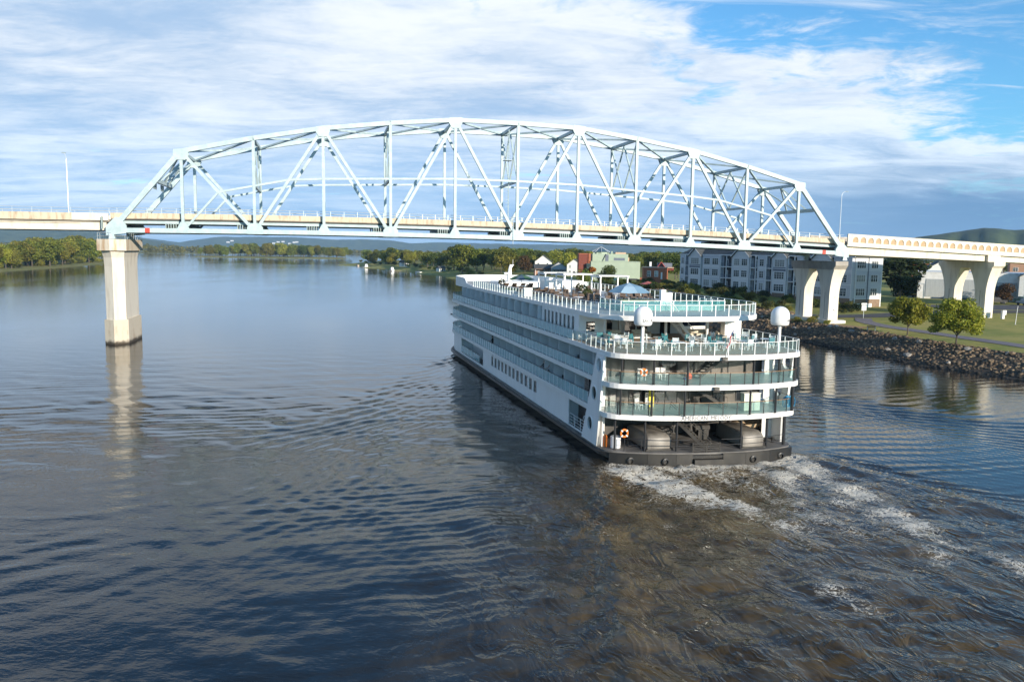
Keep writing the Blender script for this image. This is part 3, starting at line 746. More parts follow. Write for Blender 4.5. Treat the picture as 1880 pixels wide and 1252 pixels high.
def make_bank_pier(s, ztop, zcap, zbase, label, gauge):
    t = thing('bridge_pier', label, 'bridge pier', (*bw(s, TW/2), 0), BR_TH)
    Hh = TW/2
    MB().loft([[(-1.5, -Hh - 1.2, ztop - .9), (1.5, -Hh - 1.2, ztop - .9), (1.5, Hh + 1.2, ztop - .9), (-1.5, Hh + 1.2, ztop - .9)],
               [(-1.5, -Hh - 1.2, ztop), (1.5, -Hh - 1.2, ztop), (1.5, Hh + 1.2, ztop), (-1.5, Hh + 1.2, ztop)]]).build('cap', M_CONCW if not gauge else M_CONCG, t)
    MB().loft([[(-1.5, -Hh - .5, zcap), (1.5, -Hh - .5, zcap), (1.5, Hh + .5, zcap), (-1.5, Hh + .5, zcap)],
               [(-1.5, -Hh - 1.15, ztop - .9), (1.5, -Hh - 1.15, ztop - .9), (1.5, Hh + 1.15, ztop - .9), (-1.5, Hh + 1.15, ztop - .9)]]).build('cap_beam', M_CONCG if gauge else M_CONCW, t)
    for sg in (-1, 1):
        rings = []
        for f in np.linspace(0, 1, 13):
            z = zbase + (zcap - zbase)*f
            k = max(0, (f - .45)/.55)**2.0
            lo, hi = 1.55 + 1.55*k, 1.55 + 1.75*k            # outer and inner half widths
            c = sg*(Hh - 2.45)
            o_, i_ = c + sg*lo, c - sg*hi
            e = 1.15 + .25*k
            rings.append([(-e, o_, z), (e, o_, z), (e, i_, z), (-e, i_, z)])
        MB().loft(rings).build('column', M_CONCW if gauge else M_CONCW, t)
        # shallow groove panel on the broad faces
        mb = MB()
        for xf in (-1.0, 1.0):
            mb.box(xf*1.12 - .06, xf*1.12 + .06, sg*(Hh - 2.45) - .08, sg*(Hh - 2.45) + .08, zbase + .3, zbase + (zcap - zbase)*.55)
        mb.build('rustication_strip', M_CONCG, t)
    if gauge:
        MB().loft([[(-2.0, -Hh - .75, zbase - 3), (2.0, -Hh - .75, zbase - 3), (2.0, Hh + .75, zbase - 3), (-2.0, Hh + .75, zbase - 3)],
                   [(-2.0, -Hh - .75, zbase), (2.0, -Hh - .75, zbase), (2.0, Hh + .75, zbase), (-2.0, Hh + .75, zbase)]]).build('plinth', M_CONCW, t)
        y = -(Hh - 2.45) - 1.55
        bd = MB().box(-.75, .75, y - .03, y - .004, zbase + .15, zbase + 5.3).build('gauge_board', mat('gauge_white', (.80, .80, .77), .6), t)
        M_INK = mat('black_lettering', (.02, .02, .025), .6)
        for k, tx in enumerate(('45', '40', '35', '30')):
            me = text_mesh(tx, .78, M_INK); me.transform(Matrix.Rotation(math.pi/2, 4, 'X'))
            put('lettering', me, bd, (.16, y - .04, zbase + .75 + 1.35*k))
            MB().box(-.62, -.36, y - .045, y - .031, zbase + .62 + 1.35*k, zbase + .72 + 1.35*k).build('gauge_tick', M_INK, bd)
    return t
make_bank_pier(142.3, BR_O[2] - 3.85, BR_O[2] - 5.6, BR_O[2] - 16.4, 'pale concrete pier on the bank with two flared columns and a numbered white gauge', True)
make_bank_pier(182.0, BR_O[2] - 3.56, BR_O[2] - 5.0, BR_O[2] - 16.2, 'flared twin column concrete pier beside the parking lot under the viaduct', False)

# ---- street lamps on the deck --------------------------------------------
def make_lamp(s, w, z, h, label, arm=1.3):
    t = thing('street_lamp', label, 'street lamp', (*bw(s, w), z), BR_TH)
    mb = MB().tube((0, 0, 0), (0, 0, h*.9), .11, 8, .07)
    pts = [(0, 0, h*.9)] + [(arm*(1 - math.cos(a))*.8, 0, h*.9 + h*.1*math.sin(a)) for a in np.linspace(.2, math.pi/2, 6)]
    mb.path(pts, .06, 6); mb.build('pole', M_ALU, t)
    MB().box(-.18, .18, -.18, .18, -.01, .35).build('foot', M_CONCG, t)
    e = pts[-1]; MB().loft([[(e[0] - .1, -.12, e[2] - .06), (e[0] - .1, .12, e[2] - .06), (e[0] - .1, .08, e[2] + .08), (e[0] - .1, -.08, e[2] + .08)],
                            [(e[0] + .65, -.12, e[2] - .06), (e[0] + .65, .12, e[2] - .06), (e[0] + .65, .06, e[2] + .04), (e[0] + .65, -.06, e[2] + .04)]]).build('lamp_head', M_STEEL_D, t)
make_lamp(-10.1, TW - .4, BR_O[2] + 2.8, 11.4, 'slender street lamp on the left approach span of the bridge', arm=-.8)
make_lamp(151.8, TW - .4, BR_O[2] + 1.6, 10.4, 'slender curved street lamp on the viaduct right of the truss')
# ================================================================== SHIP
M_WHITE = mat('white_ship_paint', (.82, .82, .81), .35, var=(.70, .69, .66), scale=.7, bump=.05, bscale=1.2, stretch=(1, 1, .18), lo=.45, hi=.85, detail=7)
M_WHITE_S = mat('white_fascia_paint', (.80, .79, .76), .4, var=(.70, .66, .60), scale=.8, stretch=(1, 1, .3), lo=.5, hi=.85)
M_OFFW = mat('pale_grey_panel', (.68, .68, .69), .6, var=(.62, .62, .63), scale=.6)
M_CABW = mat('cabin_wall', (.76, .76, .76), .55, var=(.70, .70, .71), scale=.5)
M_DECKF = mat('grey_deck_floor', (.46, .47, .46), .6, var=(.38, .39, .385), scale=1.2, bump=.1)
M_AQUAF = mat('deck_with_glass_reflection', (.50, .56, .555), .4, var=(.41, .47, .47), scale=.9)  # teal reflection of the glass rails mixed into the deck colour
M_TEAKF = mat('tan_deck_floor', (.40, .31, .22), .6, var=(.33, .25, .18), scale=1.4)
M_BLACK = mat('black_hull_paint', (.010, .010, .011), .4, var=(.022, .020, .017), scale=.8)
M_HULLG = mat('scuffed_hull_plating', (.47, .45, .42), .5, var=(.30, .25, .20), scale=.45, bump=.06, stretch=(1, .35, 1), lo=.5, hi=.85)
M_TRANS = mat('dark_transom_steel', (.010, .0095, .009), .5, var=(.030, .027, .023), scale=.7, bump=.15, stretch=(1, 1, .5))
M_AFTW = mat('sooty_aft_wall', (.070, .064, .057), .5, var=(.03, .028, .026), scale=.5, stretch=(1, 1, .4))
M_DGLASS = mat('dark_window_glass', (.015, .018, .022), .06, var=(.03, .032, .035), scale=.4)
M_BGLASS = mat('bronze_window_glass', (.035, .031, .028), .08, var=(.075, .066, .058), scale=.35, stretch=(1, 1, .3))
M_AQUA = glass_mat('aqua_glass', (.42, .64, .68), .52, .03, (.88, .96, .97, 1))
M_GREENG = glass_mat('green_tinted_glass', (.20, .30, .30), .13, .03, (.90, .965, .96, 1))
M_CLEAR = glass_mat('clear_glass', (.30, .42, .42), .09, .03, (.93, .975, .97, 1))
M_WOOD = mat('varnished_rail', (.30, .17, .08), .4)
M_RAILD = mat('dark_rail_cap', (.07, .065, .065), .4)
M_POST = mat('black_post', (.02, .02, .022), .4)
M_ORANGE = mat('orange_plastic', (.85, .20, .02), .5)
M_TEAL = mat('teal_fabric', (.03, .17, .20), .8, var=(.04, .21, .24), scale=3)
M_INK = mat('black_lettering', (.02, .02, .025), .6)
M_HOOD = mat('soot_stained_hood', (.21, .19, .165), .45, var=(.085, .075, .064), scale=.8, stretch=(1, 1, .5), lo=.4, hi=.8)

SHIP = thing('cruise_ship', 'white five deck river cruise ship heading under the bridge with glass balconies along its side', 'ship', (SHIP_O[0], SHIP_O[1], 0), SHIP_TH)
BW = 17.0
def aft_edge(b, ac, bul, sk=-.085):
    u = (b - BW/2)/(BW/2); return ac + sk*b - bul*(1 - abs(u)**2.6)
def outline(ins=0.0, ac=.3, bul=1.8, sk=-.085, a_bow=67.5, len_bow=11.5, nb=20, na=22, rc=1.0):
    P = []
    W0, W1 = ins, BW - ins
    P.append((W0, aft_edge(W0, ac, bul, sk) + rc + ins)); P.append((W0, a_bow))
    h = (W1 - W0)/2
    for t in np.linspace(0, math.pi, nb + 2)[1:-1]:
        cx = math.copysign(abs(math.cos(t))**.80, math.cos(t)); sy = abs(math.sin(t))**.80
        P.append((BW/2 - h*cx, a_bow + (len_bow - ins)*sy))
    P.append((W1, a_bow)); P.append((W1, aft_edge(W1, ac, bul, sk) + rc + ins))
    bs = [W1 - rc*(1 - math.cos(t)) for t in np.linspace(0, math.pi/2, 6)[1:]]
    for k, b in enumerate(bs): P.append((b, aft_edge(b, ac, bul, sk) + ins + rc*(1 - math.sin((k + 1)*math.pi/10))))
    for b in np.linspace(W1 - rc, W0 + rc, na)[1:-1]: P.append((float(b), aft_edge(float(b), ac, bul, sk) + ins))
    for k, b in enumerate([W0 + rc*(1 - math.cos(t)) for t in np.linspace(math.pi/2, 0, 6)[:-1]]): P.append((b, aft_edge(b, ac, bul, sk) + ins + rc*(1 - math.sin((5 - k)*math.pi/10))))
    return P
def ring(p, z): return [(x, y, z) for x, y in p]
O1 = dict(ac=.9, bul=1.7); O2 = dict(ac=.45, bul=1.6); O3 = dict(ac=.1, bul=1.9); O4 = dict(ac=.05, bul=2.2); O5 = dict(ac=4.7, bul=3.7, sk=-.03, rc=2.2)
Z1, Z2, Z3, Z4, Z5 = 0.93, 4.10, 6.72, 9.20, 11.95

# hull
MB().loft([ring(outline(1.3, **O1), -1.2), ring(outline(.62, **O1), .10)]).build('hull_bottom', M_BLACK, SHIP)
MB().loft([ring(outline(.62, **O1), .10), ring(outline(.10, **O1), .46)]).build('hull_plating', M_HULLG, SHIP)
MB().loft([ring(outline(.10, **O1), .46), ring(outline(-.20, **O1), .50), ring(outline(-.20, **O1), .74), ring(outline(-.02, **O1), .78)]).build('rub_rail', M_BLACK, SHIP)
MB().loft([ring(outline(-.02, **O1), .78), ring(outline(-.02, **O1), Z1)]).build('main_deck', mat('worn_deck_paint', (.17, .16, .15), .7, var=(.10, .095, .09), scale=.9, bump=.15), SHIP)
# stern transom: dark plates with a stepped gap for the boarding platform
def aft_plate(b0, b1, z0, z1, off, th, ac, bul, n=10):
    mb = MB(); bs = np.linspace(b0, b1, n + 1)
    mb.loft([[(b, aft_edge(b, ac, bul) + off, z0), (b, aft_edge(b, ac, bul) + off + th, z0), (b, aft_edge(b, ac, bul) + off + th, z1), (b, aft_edge(b, ac, bul) + off, z1)] for b in bs])
    return mb
for b0, b1, mt in ((.35, 3.2, M_BLACK), (3.22, 5.5, M_TRANS), (5.52, 6.9, M_TRANS), (9.55, 11.6, M_TRANS), (11.62, 14.0, M_TRANS), (14.02, 16.6, M_BLACK)):
    aft_plate(b0, b1, -.3, .86, -.26, .12, O1['ac'], O1['bul']).build('transom_plate', mt, SHIP)
aft_plate(6.95, 9.5, -.3, .45, -.55, .5, O1['ac'], O1['bul']).build('boarding_platform', M_TRANS, SHIP)
gate = MB().box(7.0, 7.06, -1.32, -1.26, .45, 1.75).box(8.2, 8.26, -1.42, -1.36, .45, 1.75).box(9.4, 9.46, -1.45, -1.39, .45, 1.75)
gate.build('gate_post', M_TRANS, SHIP)
for k in range(7): MB().bar((7.03, -1.29, .55 + k*.18), (9.43, -1.42, .55 + k*.18), .04, .05).build('gate_bar', M_TRANS, SHIP)
for b in (1.9, 4.6, 12.3, 15.2):
    a = aft_edge(b, O1['ac'], O1['bul'])
    MB().lathe([(.30, -.02), (.30, .1), (.20, .14), (.2, .0)], 12).build('exhaust_port', M_BLACK, SHIP, (b, a - .28, .28)).rotation_euler = (math.pi/2, 0, 0)

# deck slabs with rounded stern fascias
for z, oo, nm in ((Z2, O2, 'deck_slab'), (Z3, O3, 'deck_slab'), (Z4, O4, 'deck_slab'), (Z5, O5, 'deck_slab')):
    ins = .55 if z == Z5 else 0.0
    MB().loft([ring(outline(ins, **oo), z - .40), ring(outline(ins, **oo), z)]).build(nm, M_WHITE_S, SHIP)
    MB().loft([ring(outline(ins + .22, **oo), z + .004), ring(outline(ins + .22, **oo), z + .012)]).build('deck_floor', M_TEAKF if z == Z4 else (M_DECKF if z == Z5 else M_AQUAF), SHIP)

# port side shell, openings and windows (built in a-z and turned into the side plane)
def side_wall(name, a0, a1, z0, z1, holes, b0, b1, m):
    mb = wall_panel(MB(), a0, a1, z0, z1, holes, b0, b1); mb.v = [(y, x, z) for x, y, z in mb.v]; return mb.build(name, m, SHIP)
WIN = [(22.25 + 1.84*k - .56, 22.25 + 1.84*k + .56, 2.05, 3.32) for k in range(12)]
DOOR = (5.75, 11.0, 1.06, 3.42); FWD = (48.2, 63.9, 1.22, 3.48)
SH0, SH1 = .34, .46
side_wall('side_shell', 2.2, 67.5, Z1, Z2 - .405, WIN + [DOOR, FWD], SH0, SH1, M_WHITE)
def pane(name, a0, a1, z0, z1, b, m_frame, m_glass, fw=.06):
    mb = wall_panel(MB(), a0 - fw, a1 + fw, z0 - fw, z1 + fw, [(a0, a1, z0, z1)], b - .025, b + .02); mb.v = [(y, x, z) for x, y, z in mb.v]
    o = mb.build(name, m_frame, SHIP)
    MB().box(b + .05, b + .07, a0 - .02, a1 + .02, z0 - .02, z1 + .02).build('window_glass', m_glass, o)
for w_ in WIN: pane('side_window', *w_, SH0 - .003, M_WHITE, M_DGLASS)
# bow and starboard shell between decks
def shell_strip(name, ins, z0, z1, m, i0=1, th=.12, aend=None, **oo):
    P = outline(ins, **oo); Q = outline(ins + th, **oo); j = 23
    if aend: P[j] = (P[j][0], aend); Q[j] = (Q[j][0], aend)
    mb = MB(); mb.loft([[(P[i][0], P[i][1], z0), (Q[i][0], Q[i][1], z0), (Q[i][0], Q[i][1], z1), (P[i][0], P[i][1], z1)] for i in range(i0, j + 1)])
    return mb.build(name, m, SHIP)
shell_strip('bow_shell', SH0, Z1, Z2 - .405, M_WHITE, **O1)
for z0, z1, oo in ((Z2, Z3, O2), (Z3, Z4, O3), (Z4, Z5, O4)):
    shell_strip('forward_wall', 1.75, z0 + .015, z1 - .405, M_CABW, aend=14.4 if z0 == Z4 else 3.8, **oo)
# recess behind the forward opening and the side door
for (a0, a1, z0, z1), nm in ((FWD, 'recess_wall'), (DOOR, 'recess_wall')):
    MB().box(2.2, 2.3, a0 - .3, a1 + .3, Z1 + .01, Z2 - .41).box(SH1 + .01, 2.19, a1 + .2, a1 + .3, Z1 + .01, Z2 - .41).box(SH1 + .01, 2.19, a0 - .3, a0 - .2, Z1 + .01, Z2 - .41).build(nm, M_CABW if a0 > 20 else M_OFFW, SHIP)
for k in range(6): MB().box(.36, .40, 50.6 + k*2.15, 52.68 + k*2.15, 1.35, 2.35).build('opening_glass', M_AQUA, SHIP)
MB().bar((.38, 50.5, 2.4), (.38, 63.6, 2.4), .06, .05).build('opening_rail', M_RAILD, SHIP)
MB().box(1.0, 1.9, 48.6, 49.5, Z1 + .01, 2.75).build('red_locker', mat('faded_red', (.22, .03, .025), .6), SHIP)
MB().box(1.2, 2.18, 8.6, 10.6, Z1 + .02, 3.3).build('dark_doorway', M_BLACK, SHIP)
MB().box(.6, 1.1, 6.0, 6.12, Z1 + .02, 3.35).box(.55, .63, 10.5, 11.0, Z1 + .02, 1.9).build('teal_door', mat('teal_paint', (.02, .10, .11), .4), SHIP)
for a in (5.9, 7.5, 9.1, 10.8): MB().box(.30, .35, a - .03, a + .03, Z1, 2.22).build('side_gate_post', M_WHITE, SHIP)
for k in range(4): MB().bar((.325, 5.9, 1.3 + k*.29), (.325, 10.8, 1.3 + k*.29), .035, .04).build('side_gate_bar', M_WHITE, SHIP)

# balconies
CAB = 1.75
for z, ztop, a0 in ((Z2, Z3, 5.6), (Z3, Z4, 4.2), (Z4, Z5, 21.25)):
    MB().box(CAB, CAB + .1, a0, 67.5, z + .015, ztop - .405).build('cabin_wall', M_CABW, SHIP)
    n = int((66 - a0)/3.2)
    for k in range(n + 1):
        a = a0 + .2 + k*3.2
        MB().box(.22, CAB - .01, a - .04, a + .04, z + .015, ztop - .402).build('balcony_divider', M_OFFW, SHIP)
        if k < n:
            MB().box(CAB - .035, CAB - .005, a + .35, a + 1.55, z + .1, ztop - .62).build('balcony_door', M_CABW if (k*7 + int(z)) % 5 else M_DGLASS, SHIP)
MB().box(.22, .30, 5.3, 6.4, Z2 + .02, Z3 - .41).build('end_window', M_DGLASS, SHIP)
# lounge wall flush with the side on the upper deck
W8 = [(11.0 + 1.27*k - .36, 11.0 + 1.27*k + .36, 9.75, 11.28) for k in range(8)]
side_wall('lounge_wall', 9.4, 21.2, Z4 + .015, Z5 - .405, W8, .62, .74, M_WHITE)
for w_ in W8: pane('lounge_window', *w_, .617, M_WHITE, M_DGLASS)
mb = wall_panel(MB(), .75, 3.1, Z4 + .015, Z5 - .405, [(1.35, 2.15, 10.0, 10.9)], 9.4, 9.5); mb.build('lounge_end_wall', M_WHITE, SHIP)
o = MB().box(1.33, 2.17, 9.38, 9.41, 9.98, 10.92).build('picture_window', M_DGLASS, SHIP)
MB().box(3.1, 3.2, 9.4, 13.8, Z4 + .015, Z5 - .405).build('lounge_glass', M_DGLASS, SHIP)

# rails --------------------------------------------------------------------
def resample(path, step):
    P = [np.array(p, float) for p in path]; L = [0]
    for p, q in zip(P[:-1], P[1:]): L.append(L[-1] + np.linalg.norm(q - p))
    n = max(1, int(round(L[-1]/step))); out = []
    for t in np.linspace(0, L[-1], n + 1):
        k = min(np.searchsorted(L, t, 'right') - 1, len(P) - 2); f = (t - L[k])/max(L[k+1] - L[k], 1e-9); out.append(P[k]*(1 - f) + P[k+1]*f)
    return out
_RM = {}
def rail_run(path, z, h, step, gname, m_glass, m_post, m_cap, pname='rail_post', pw=.05, cap=.05, lift=.10, capname='rail_cap', parent=None):
    parent = parent or SHIP
    pts = resample(path, step); st = float(np.linalg.norm(pts[1] - pts[0]))
    key = (gname, round(st, 2), h, m_post.name)
    if key not in _RM:
        _RM[key] = (MB().box(-st/2 + .03, st/2 - .03, -.009, .009, 0, h - lift - .06).mesh(gname, m_glass), MB().box(-pw/2, pw/2, -pw/2, pw/2, 0, h).mesh(pname, m_post))
    g, p_ = _RM[key]
    for i, (p, q) in enumerate(zip(pts[:-1], pts[1:])):
        c = (p + q)/2; ang = math.atan2(q[1] - p[1], q[0] - p[0])
        put(gname, g, parent, (c[0], c[1], z + lift), ang)
        put(pname, p_, parent, (p[0], p[1], z), ang)
    put(pname, p_, parent, (pts[-1][0], pts[-1][1], z))
    mb = MB()
    for p, q in zip(pts[:-1], pts[1:]): mb.bar((p[0], p[1], z + h), (q[0], q[1], z + h), cap, cap*.8, ext=.01)
    mb.build(capname, m_cap, parent)
def port_path(ins, a0, n_bow=9, **oo):
    P = outline(ins, **oo); return [(P[0][0], a0)] + P[1:2 + n_bow]
rail_run(port_path(.10, 5.1, **O2), Z2, 1.08, 1.25, 'balcony_glass', M_AQUA, M_WHITE, M_RAILD)
rail_run(port_path(.10, 3.9, **O3), Z3, 1.0, 1.25, 'balcony_glass', M_AQUA, M_WHITE, M_RAILD)
rail_run(port_path(.10, 9.6, **O4), Z4, 1.0, 1.25, 'balcony_glass', M_AQUA, M_WHITE, M_RAILD)
def aft_path(ins, a_port, oo):
    P = outline(ins, **oo); i0 = next(i for i in range(len(P)) if i > 20 and P[i][0] > BW - ins - 1e-6 and P[i][1] < 60)
    return [(BW - ins, a_port)] + P[i0:] + [(ins, a_port)]
rail_run(aft_path(.10, 3.0, O2)[:-1], Z2, 1.05, 1.28, 'stern_glass', M_GREENG, M_POST, M_WOOD, pw=.06)
rail_run(aft_path(.10, 3.0, O3)[:-1], Z3, 1.0, 1.28, 'stern_glass', M_GREENG, M_POST, M_WOOD, pw=.06)
rail_run(aft_path(.10, 9.5, O4), Z4, 1.0, 1.18, 'stern_glass', M_CLEAR, M_WHITE, M_WHITE, pw=.055)
S5 = outline(.66, **O5); SQ = aft_path(.66, 54.0, O5); SQ[-1] = (.66, 56.5)
rail_run(SQ, Z5, .98, 1.35, 'sun_deck_glass', M_CLEAR, M_WHITE, M_WHITE, pw=.07)
# forward bulwark of the sun deck with its sloping shoulder
P, Q = outline(.56, **O5), outline(.72, **O5)
pts = [(.56, 56.5), (.56, 58), (.56, 61.2), (.56, 62.6), (.56, 64)] + P[1:23] + [(BW - .56, 54.0)]
qts = [(.72, 56.5), (.72, 58), (.72, 61.2), (.72, 62.6), (.72, 64)] + Q[1:23] + [(BW - .72, 54.0)]
hts = [.10, .14, .30, .95, 1.08] + [1.10]*22 + [1.0]
MB().loft([[(p[0], p[1], Z5 - .01), (q[0], q[1], Z5 - .01), (q[0], q[1], Z5 + h), (p[0], p[1], Z5 + h)] for p, q, h in zip(pts, qts, hts)]).build('bulwark', M_WHITE, SHIP)
for a in (50, 58, 66): MB().box(BW - 1.6, BW - .75, a, a + .08, Z5 + .01, Z5 + 1.0).build('bulwark_stay', M_WHITE, SHIP)

# stern quarter panels with three round ports each
R_ = [(6.12, Z1 + .02), (2.39, Z1 + .02), (1.12, Z4 - .3), (2.84, Z4 - .3)]
POR = [(2.14, 7.95), (3.17, 5.38), (4.0, 2.6)]
def circ(c, r, n=24): return [(c[0] + r*math.cos(2*math.pi*i/n), c[1] + r*1.05*math.sin(2*math.pi*i/n)) for i in range(n)]
qp = holed_plate(R_, [circ(c, .56) for c in POR], .18, 'quarter_panel', M_WHITE)
for side in (0, 1):
    me = qp if side == 0 else qp.copy()
    if side == 1: pass
    me = me.copy(); bb = .02 if side == 0 else BW - .02
    dy = 0 if side == 0 else -1.25
    me.transform(Matrix(((0, 0, 1, bb), (1, 0, 0, dy), (0, 1, 0, 0), (0, 0, 0, 1))))
    q = put('quarter_panel', me, SHIP)
    for c in POR:
        rg = holed_plate(circ((0, 0), .62), [circ((0, 0), .53)], .05, 'port_frame', M_WHITE)
        rg.transform(Matrix(((0, 0, 1, bb + (-.115 if side == 0 else .115)), (1, 0, 0, c[0] + dy), (0, 1, 0, c[1]), (0, 0, 0, 1))))
        f = put('port_frame', rg, q)
        if side == 0:
            gl = holed_plate(circ((0, 0), .56), [], .02, 'port_glass', M_OFFW if c[1] > 7 else M_DGLASS)
            gl.transform(Matrix(((0, 0, 1, bb + .04), (1, 0, 0, c[0]), (0, 1, 0, c[1]), (0, 0, 0, 1)))); put('port_glass', gl, q)
            for da in (-.18, 0, .18): MB().box(bb + .0, bb + .025, c[0] + da - .015, c[0] + da + .015, c[1] - .5, c[1] + .5).build('port_bar', M_POST, q)
# white inner return of the port quarter
for z0, z1 in ((Z1 + .02, Z2 - .41), (Z2 + .02, Z3 - .41), (Z3 + .02, Z4 - .41)):
    MB().box(.15, 1.0, 3.3, 3.4, z0, z1).build('quarter_return', M_WHITE, SHIP)
    MB().box(BW - 1.4, BW - .4, 2.2, 2.3, z0, z1).build('quarter_return', M_WHITE, SHIP)

# aft bulkheads
def bulkhead(z0, z1, a, cells, b0=1.0, b1=16.0, fm=M_POST):
    wdt = (b1 - b0)/len(cells)
    for k, m in enumerate(cells):
        MB().box(b0 + k*wdt + .05, b0 + (k + 1)*wdt - .05, a, a + .06, z0 + .02, z1 - .41).build('bulkhead_panel', m, SHIP)
    me = MB().box(-.05, .05, -.06, .10, 0, z1 - .42 - z0).mesh('mullion', fm)
    for k in range(len(cells) + 1): put('mullion', me, SHIP, (b0 + k*wdt, a, z0 + .015))
bulkhead(Z1, Z2, 5.3, [M_AFTW, M_AFTW, M_AFTW, M_AFTW, M_AFTW, M_AFTW])
M_PANEL = mat('satin_bronze_panel', (.125, .110, .096), .3, var=(.055, .050, .045), scale=.4, stretch=(1, 1, .25))
bulkhead(Z2, Z3, 3.6, [M_BGLASS, M_PANEL, M_BGLASS, M_DGLASS, M_DGLASS, M_DGLASS, M_BLACK, M_BLACK, M_PANEL, M_DGLASS, M_PANEL, M_DGLASS, M_PANEL])
bulkhead(Z3, Z4, 3.4, [M_PANEL, M_PANEL, M_PANEL, M_BGLASS, M_PANEL, M_PANEL, M_PANEL, M_PANEL, M_PANEL])
bulkhead(Z4, Z5, 13.8, [M_DGLASS, M_DGLASS, M_WHITE, M_DGLASS, M_DGLASS, M_WHITE, M_DGLASS, M_WHITE, M_WHITE, M_WHITE], 3.2, 15.8, M_WHITE)
MB().box(.75, 16.2, 14.2, 14.3, Z4 + .02, Z5 - .41).build('bulkhead_lining', M_AFTW, SHIP)
for z0, z1, zz in ((Z1, Z2, O2), (Z2, Z3, O3), (Z3, Z4, O4)):
    for b in (1.0, 3.3, 5.9, 11.6, 14.2, 16.2):
        a = aft_edge(b, (O1 if z0 == Z1 else zz)['ac'], zz['bul']) + (.45 if z0 > Z1 else .55)
        r = .09 if b < 16 else .14
        MB().tube((b, a, z0 + .01), (b, a, z1 - .40), r, 10).build('deck_post', M_POST, SHIP)
for b, a in ((2.9, 8.6), (8.5, 7.6), (12.9, 7.9), (15.7, 8.5), (5.6, 11.8), (10.6, 12)):
    MB().tube((b, a, Z4 + .012), (b, a, Z5 - .40), .13, 12).build('white_column', M_WHITE, SHIP)
MB().box(12.3, 15.0, 11.7, 11.85, 10.15, 11.3).build('tv_screen', mat('screen_glass', (.012, .02, .05), .1), SHIP)
MB().box(14.2, 15.9, 6.9, 7.7, Z4 + .015, 11.1).build('white_locker', M_WHITE, SHIP)
MB().box(3.2, 15.9, 11.9, 13.7, Z5 - .52, Z5 - .41).build('ceiling_panel', M_OFFW, SHIP)

# stairs
def stairs(p0, p1, width, n, m, rail=True, name='stairs'):
    p0, p1 = Vector(p0), Vector(p1); d = p1 - p0; side = Vector((d.y, -d.x, 0)).normalized()*(width/2)
    root = MB().bar(p0 + side, p1 + side, .06, .26).build(name, m, SHIP)
    MB().bar(p0 - side, p1 - side, .06, .26).build('stringer', m, root)
    tr = MB()
    hd = Vector((d.x, d.y, 0)).normalized()*.13
    for k in range(n):
        c = p0 + d*((k + .5)/n); MB().add([c + side - hd, c - side - hd, c - side + hd, c + side + hd, *(q - Vector((0, 0, .04)) for q in (c + side - hd, c - side - hd, c - side + hd, c + side + hd))],
            [(0, 1, 2, 3), (7, 6, 5, 4), (0, 4, 5, 1), (1, 5, 6, 2), (2, 6, 7, 3), (3, 7, 4, 0)]).build('tread', m, root)
    if rail:
        for sg in (-1, 1):
            MB().tube(p0 + side*sg + Vector((0, 0, .95)), p1 + side*sg + Vector((0, 0, .95)), .028, 6).build('stair_rail', m, root)
            for k in range(5):
                c = p0 + d*(k/4) + side*sg; MB().tube(c, c + Vector((0, 0, .95)), .022, 5).build('baluster', m, root)
    return root
stairs((11.4, 8.4, Z4 + .02), (8.5, 7.5, Z5 - .02), 1.0, 12, M_WHITE)
stairs((8.2, 1.2, Z3 + .02), (11.3, 1.8, Z4 - .42), 1.0, 10, M_AFTW)
stairs((12.5*.74, -.2, Z1 - .3), (6.3, 1.6, Z2 - .42), .9, 13, M_AFTW)
stairs((11.2, 1.0, Z2 + .02), (7.8, 1.9, Z3 - .42), .9, 10, M_AFTW)

# satellite domes on posts
def dome(b, a, zc, txt_ang):
    r = .76
    po = MB().tube((b, a, Z4 + .01), (b, a, zc - .82), .13, 12).build('dome_post', M_WHITE, SHIP)
    prof = [(.25, -.84), (.62, -.80), (.72, -.70), (r, -.45), (r, .02)] + [(r*math.cos(t), .02 + r*math.sin(t)) for t in np.linspace(.15, 1.5, 9)]
    d_ = MB().lathe(prof, 28, (b, a, zc)).build('satellite_dome', M_WHITE, SHIP, smooth=True)
    me = text_mesh('SAILOR', .30, M_INK)
    for v in me.vertices:
        t = txt_ang + v.co.x/r; rr = r + .012 + v.co.z*.3
        v.co = (b + rr*math.sin(t), a - rr*math.cos(t), zc - .38 + v.co.y)
    put('lettering', me, d_)
dome(14.5, -1.45, 12.25, .75)
dome(2.8, .0, 12.22, .18)

# name across the stern fascia
me = text_mesh('AMERICAN  MELODY', .50, mat('navy_lettering', (.02, .022, .05), .5))
xs_ = [v.co.x for v in me.vertices]; sc = 4.3/(max(xs_) - min(xs_)); 
for v in me.vertices:
    b = 7.9 + v.co.x*sc; v.co = (b, aft_edge(b, O2['ac'], O2['bul']) - .012 - max(v.co.z, 0), Z2 - .205 + v.co.y*1.0)
put('ship_name', me, SHIP)
for z, b in ((Z4, 8.6), (Z3, 8.2)):
    a = aft_edge(b, (O4 if z == Z4 else O3)['ac'], (O4 if z == Z4 else O3)['bul'])
    MB().box(b - .22, b + .22, a - .30, a - .02, z - .34, z - .12).tube((b - .3, a - .2, z - .45), (b + .3, a - .2, z - .45), .07, 6).build('stern_light', M_AFTW, SHIP)
for a, z in ((59.5, 3.75), (41.3, 3.72), (12.4, 3.85), (72, 6.6), (47.5, 6.4), (47.3, 3.8)): MB().box(.05, .33, a - .12, a + .12, z - .14, z + .1).build('side_floodlight', M_POST, SHIP)

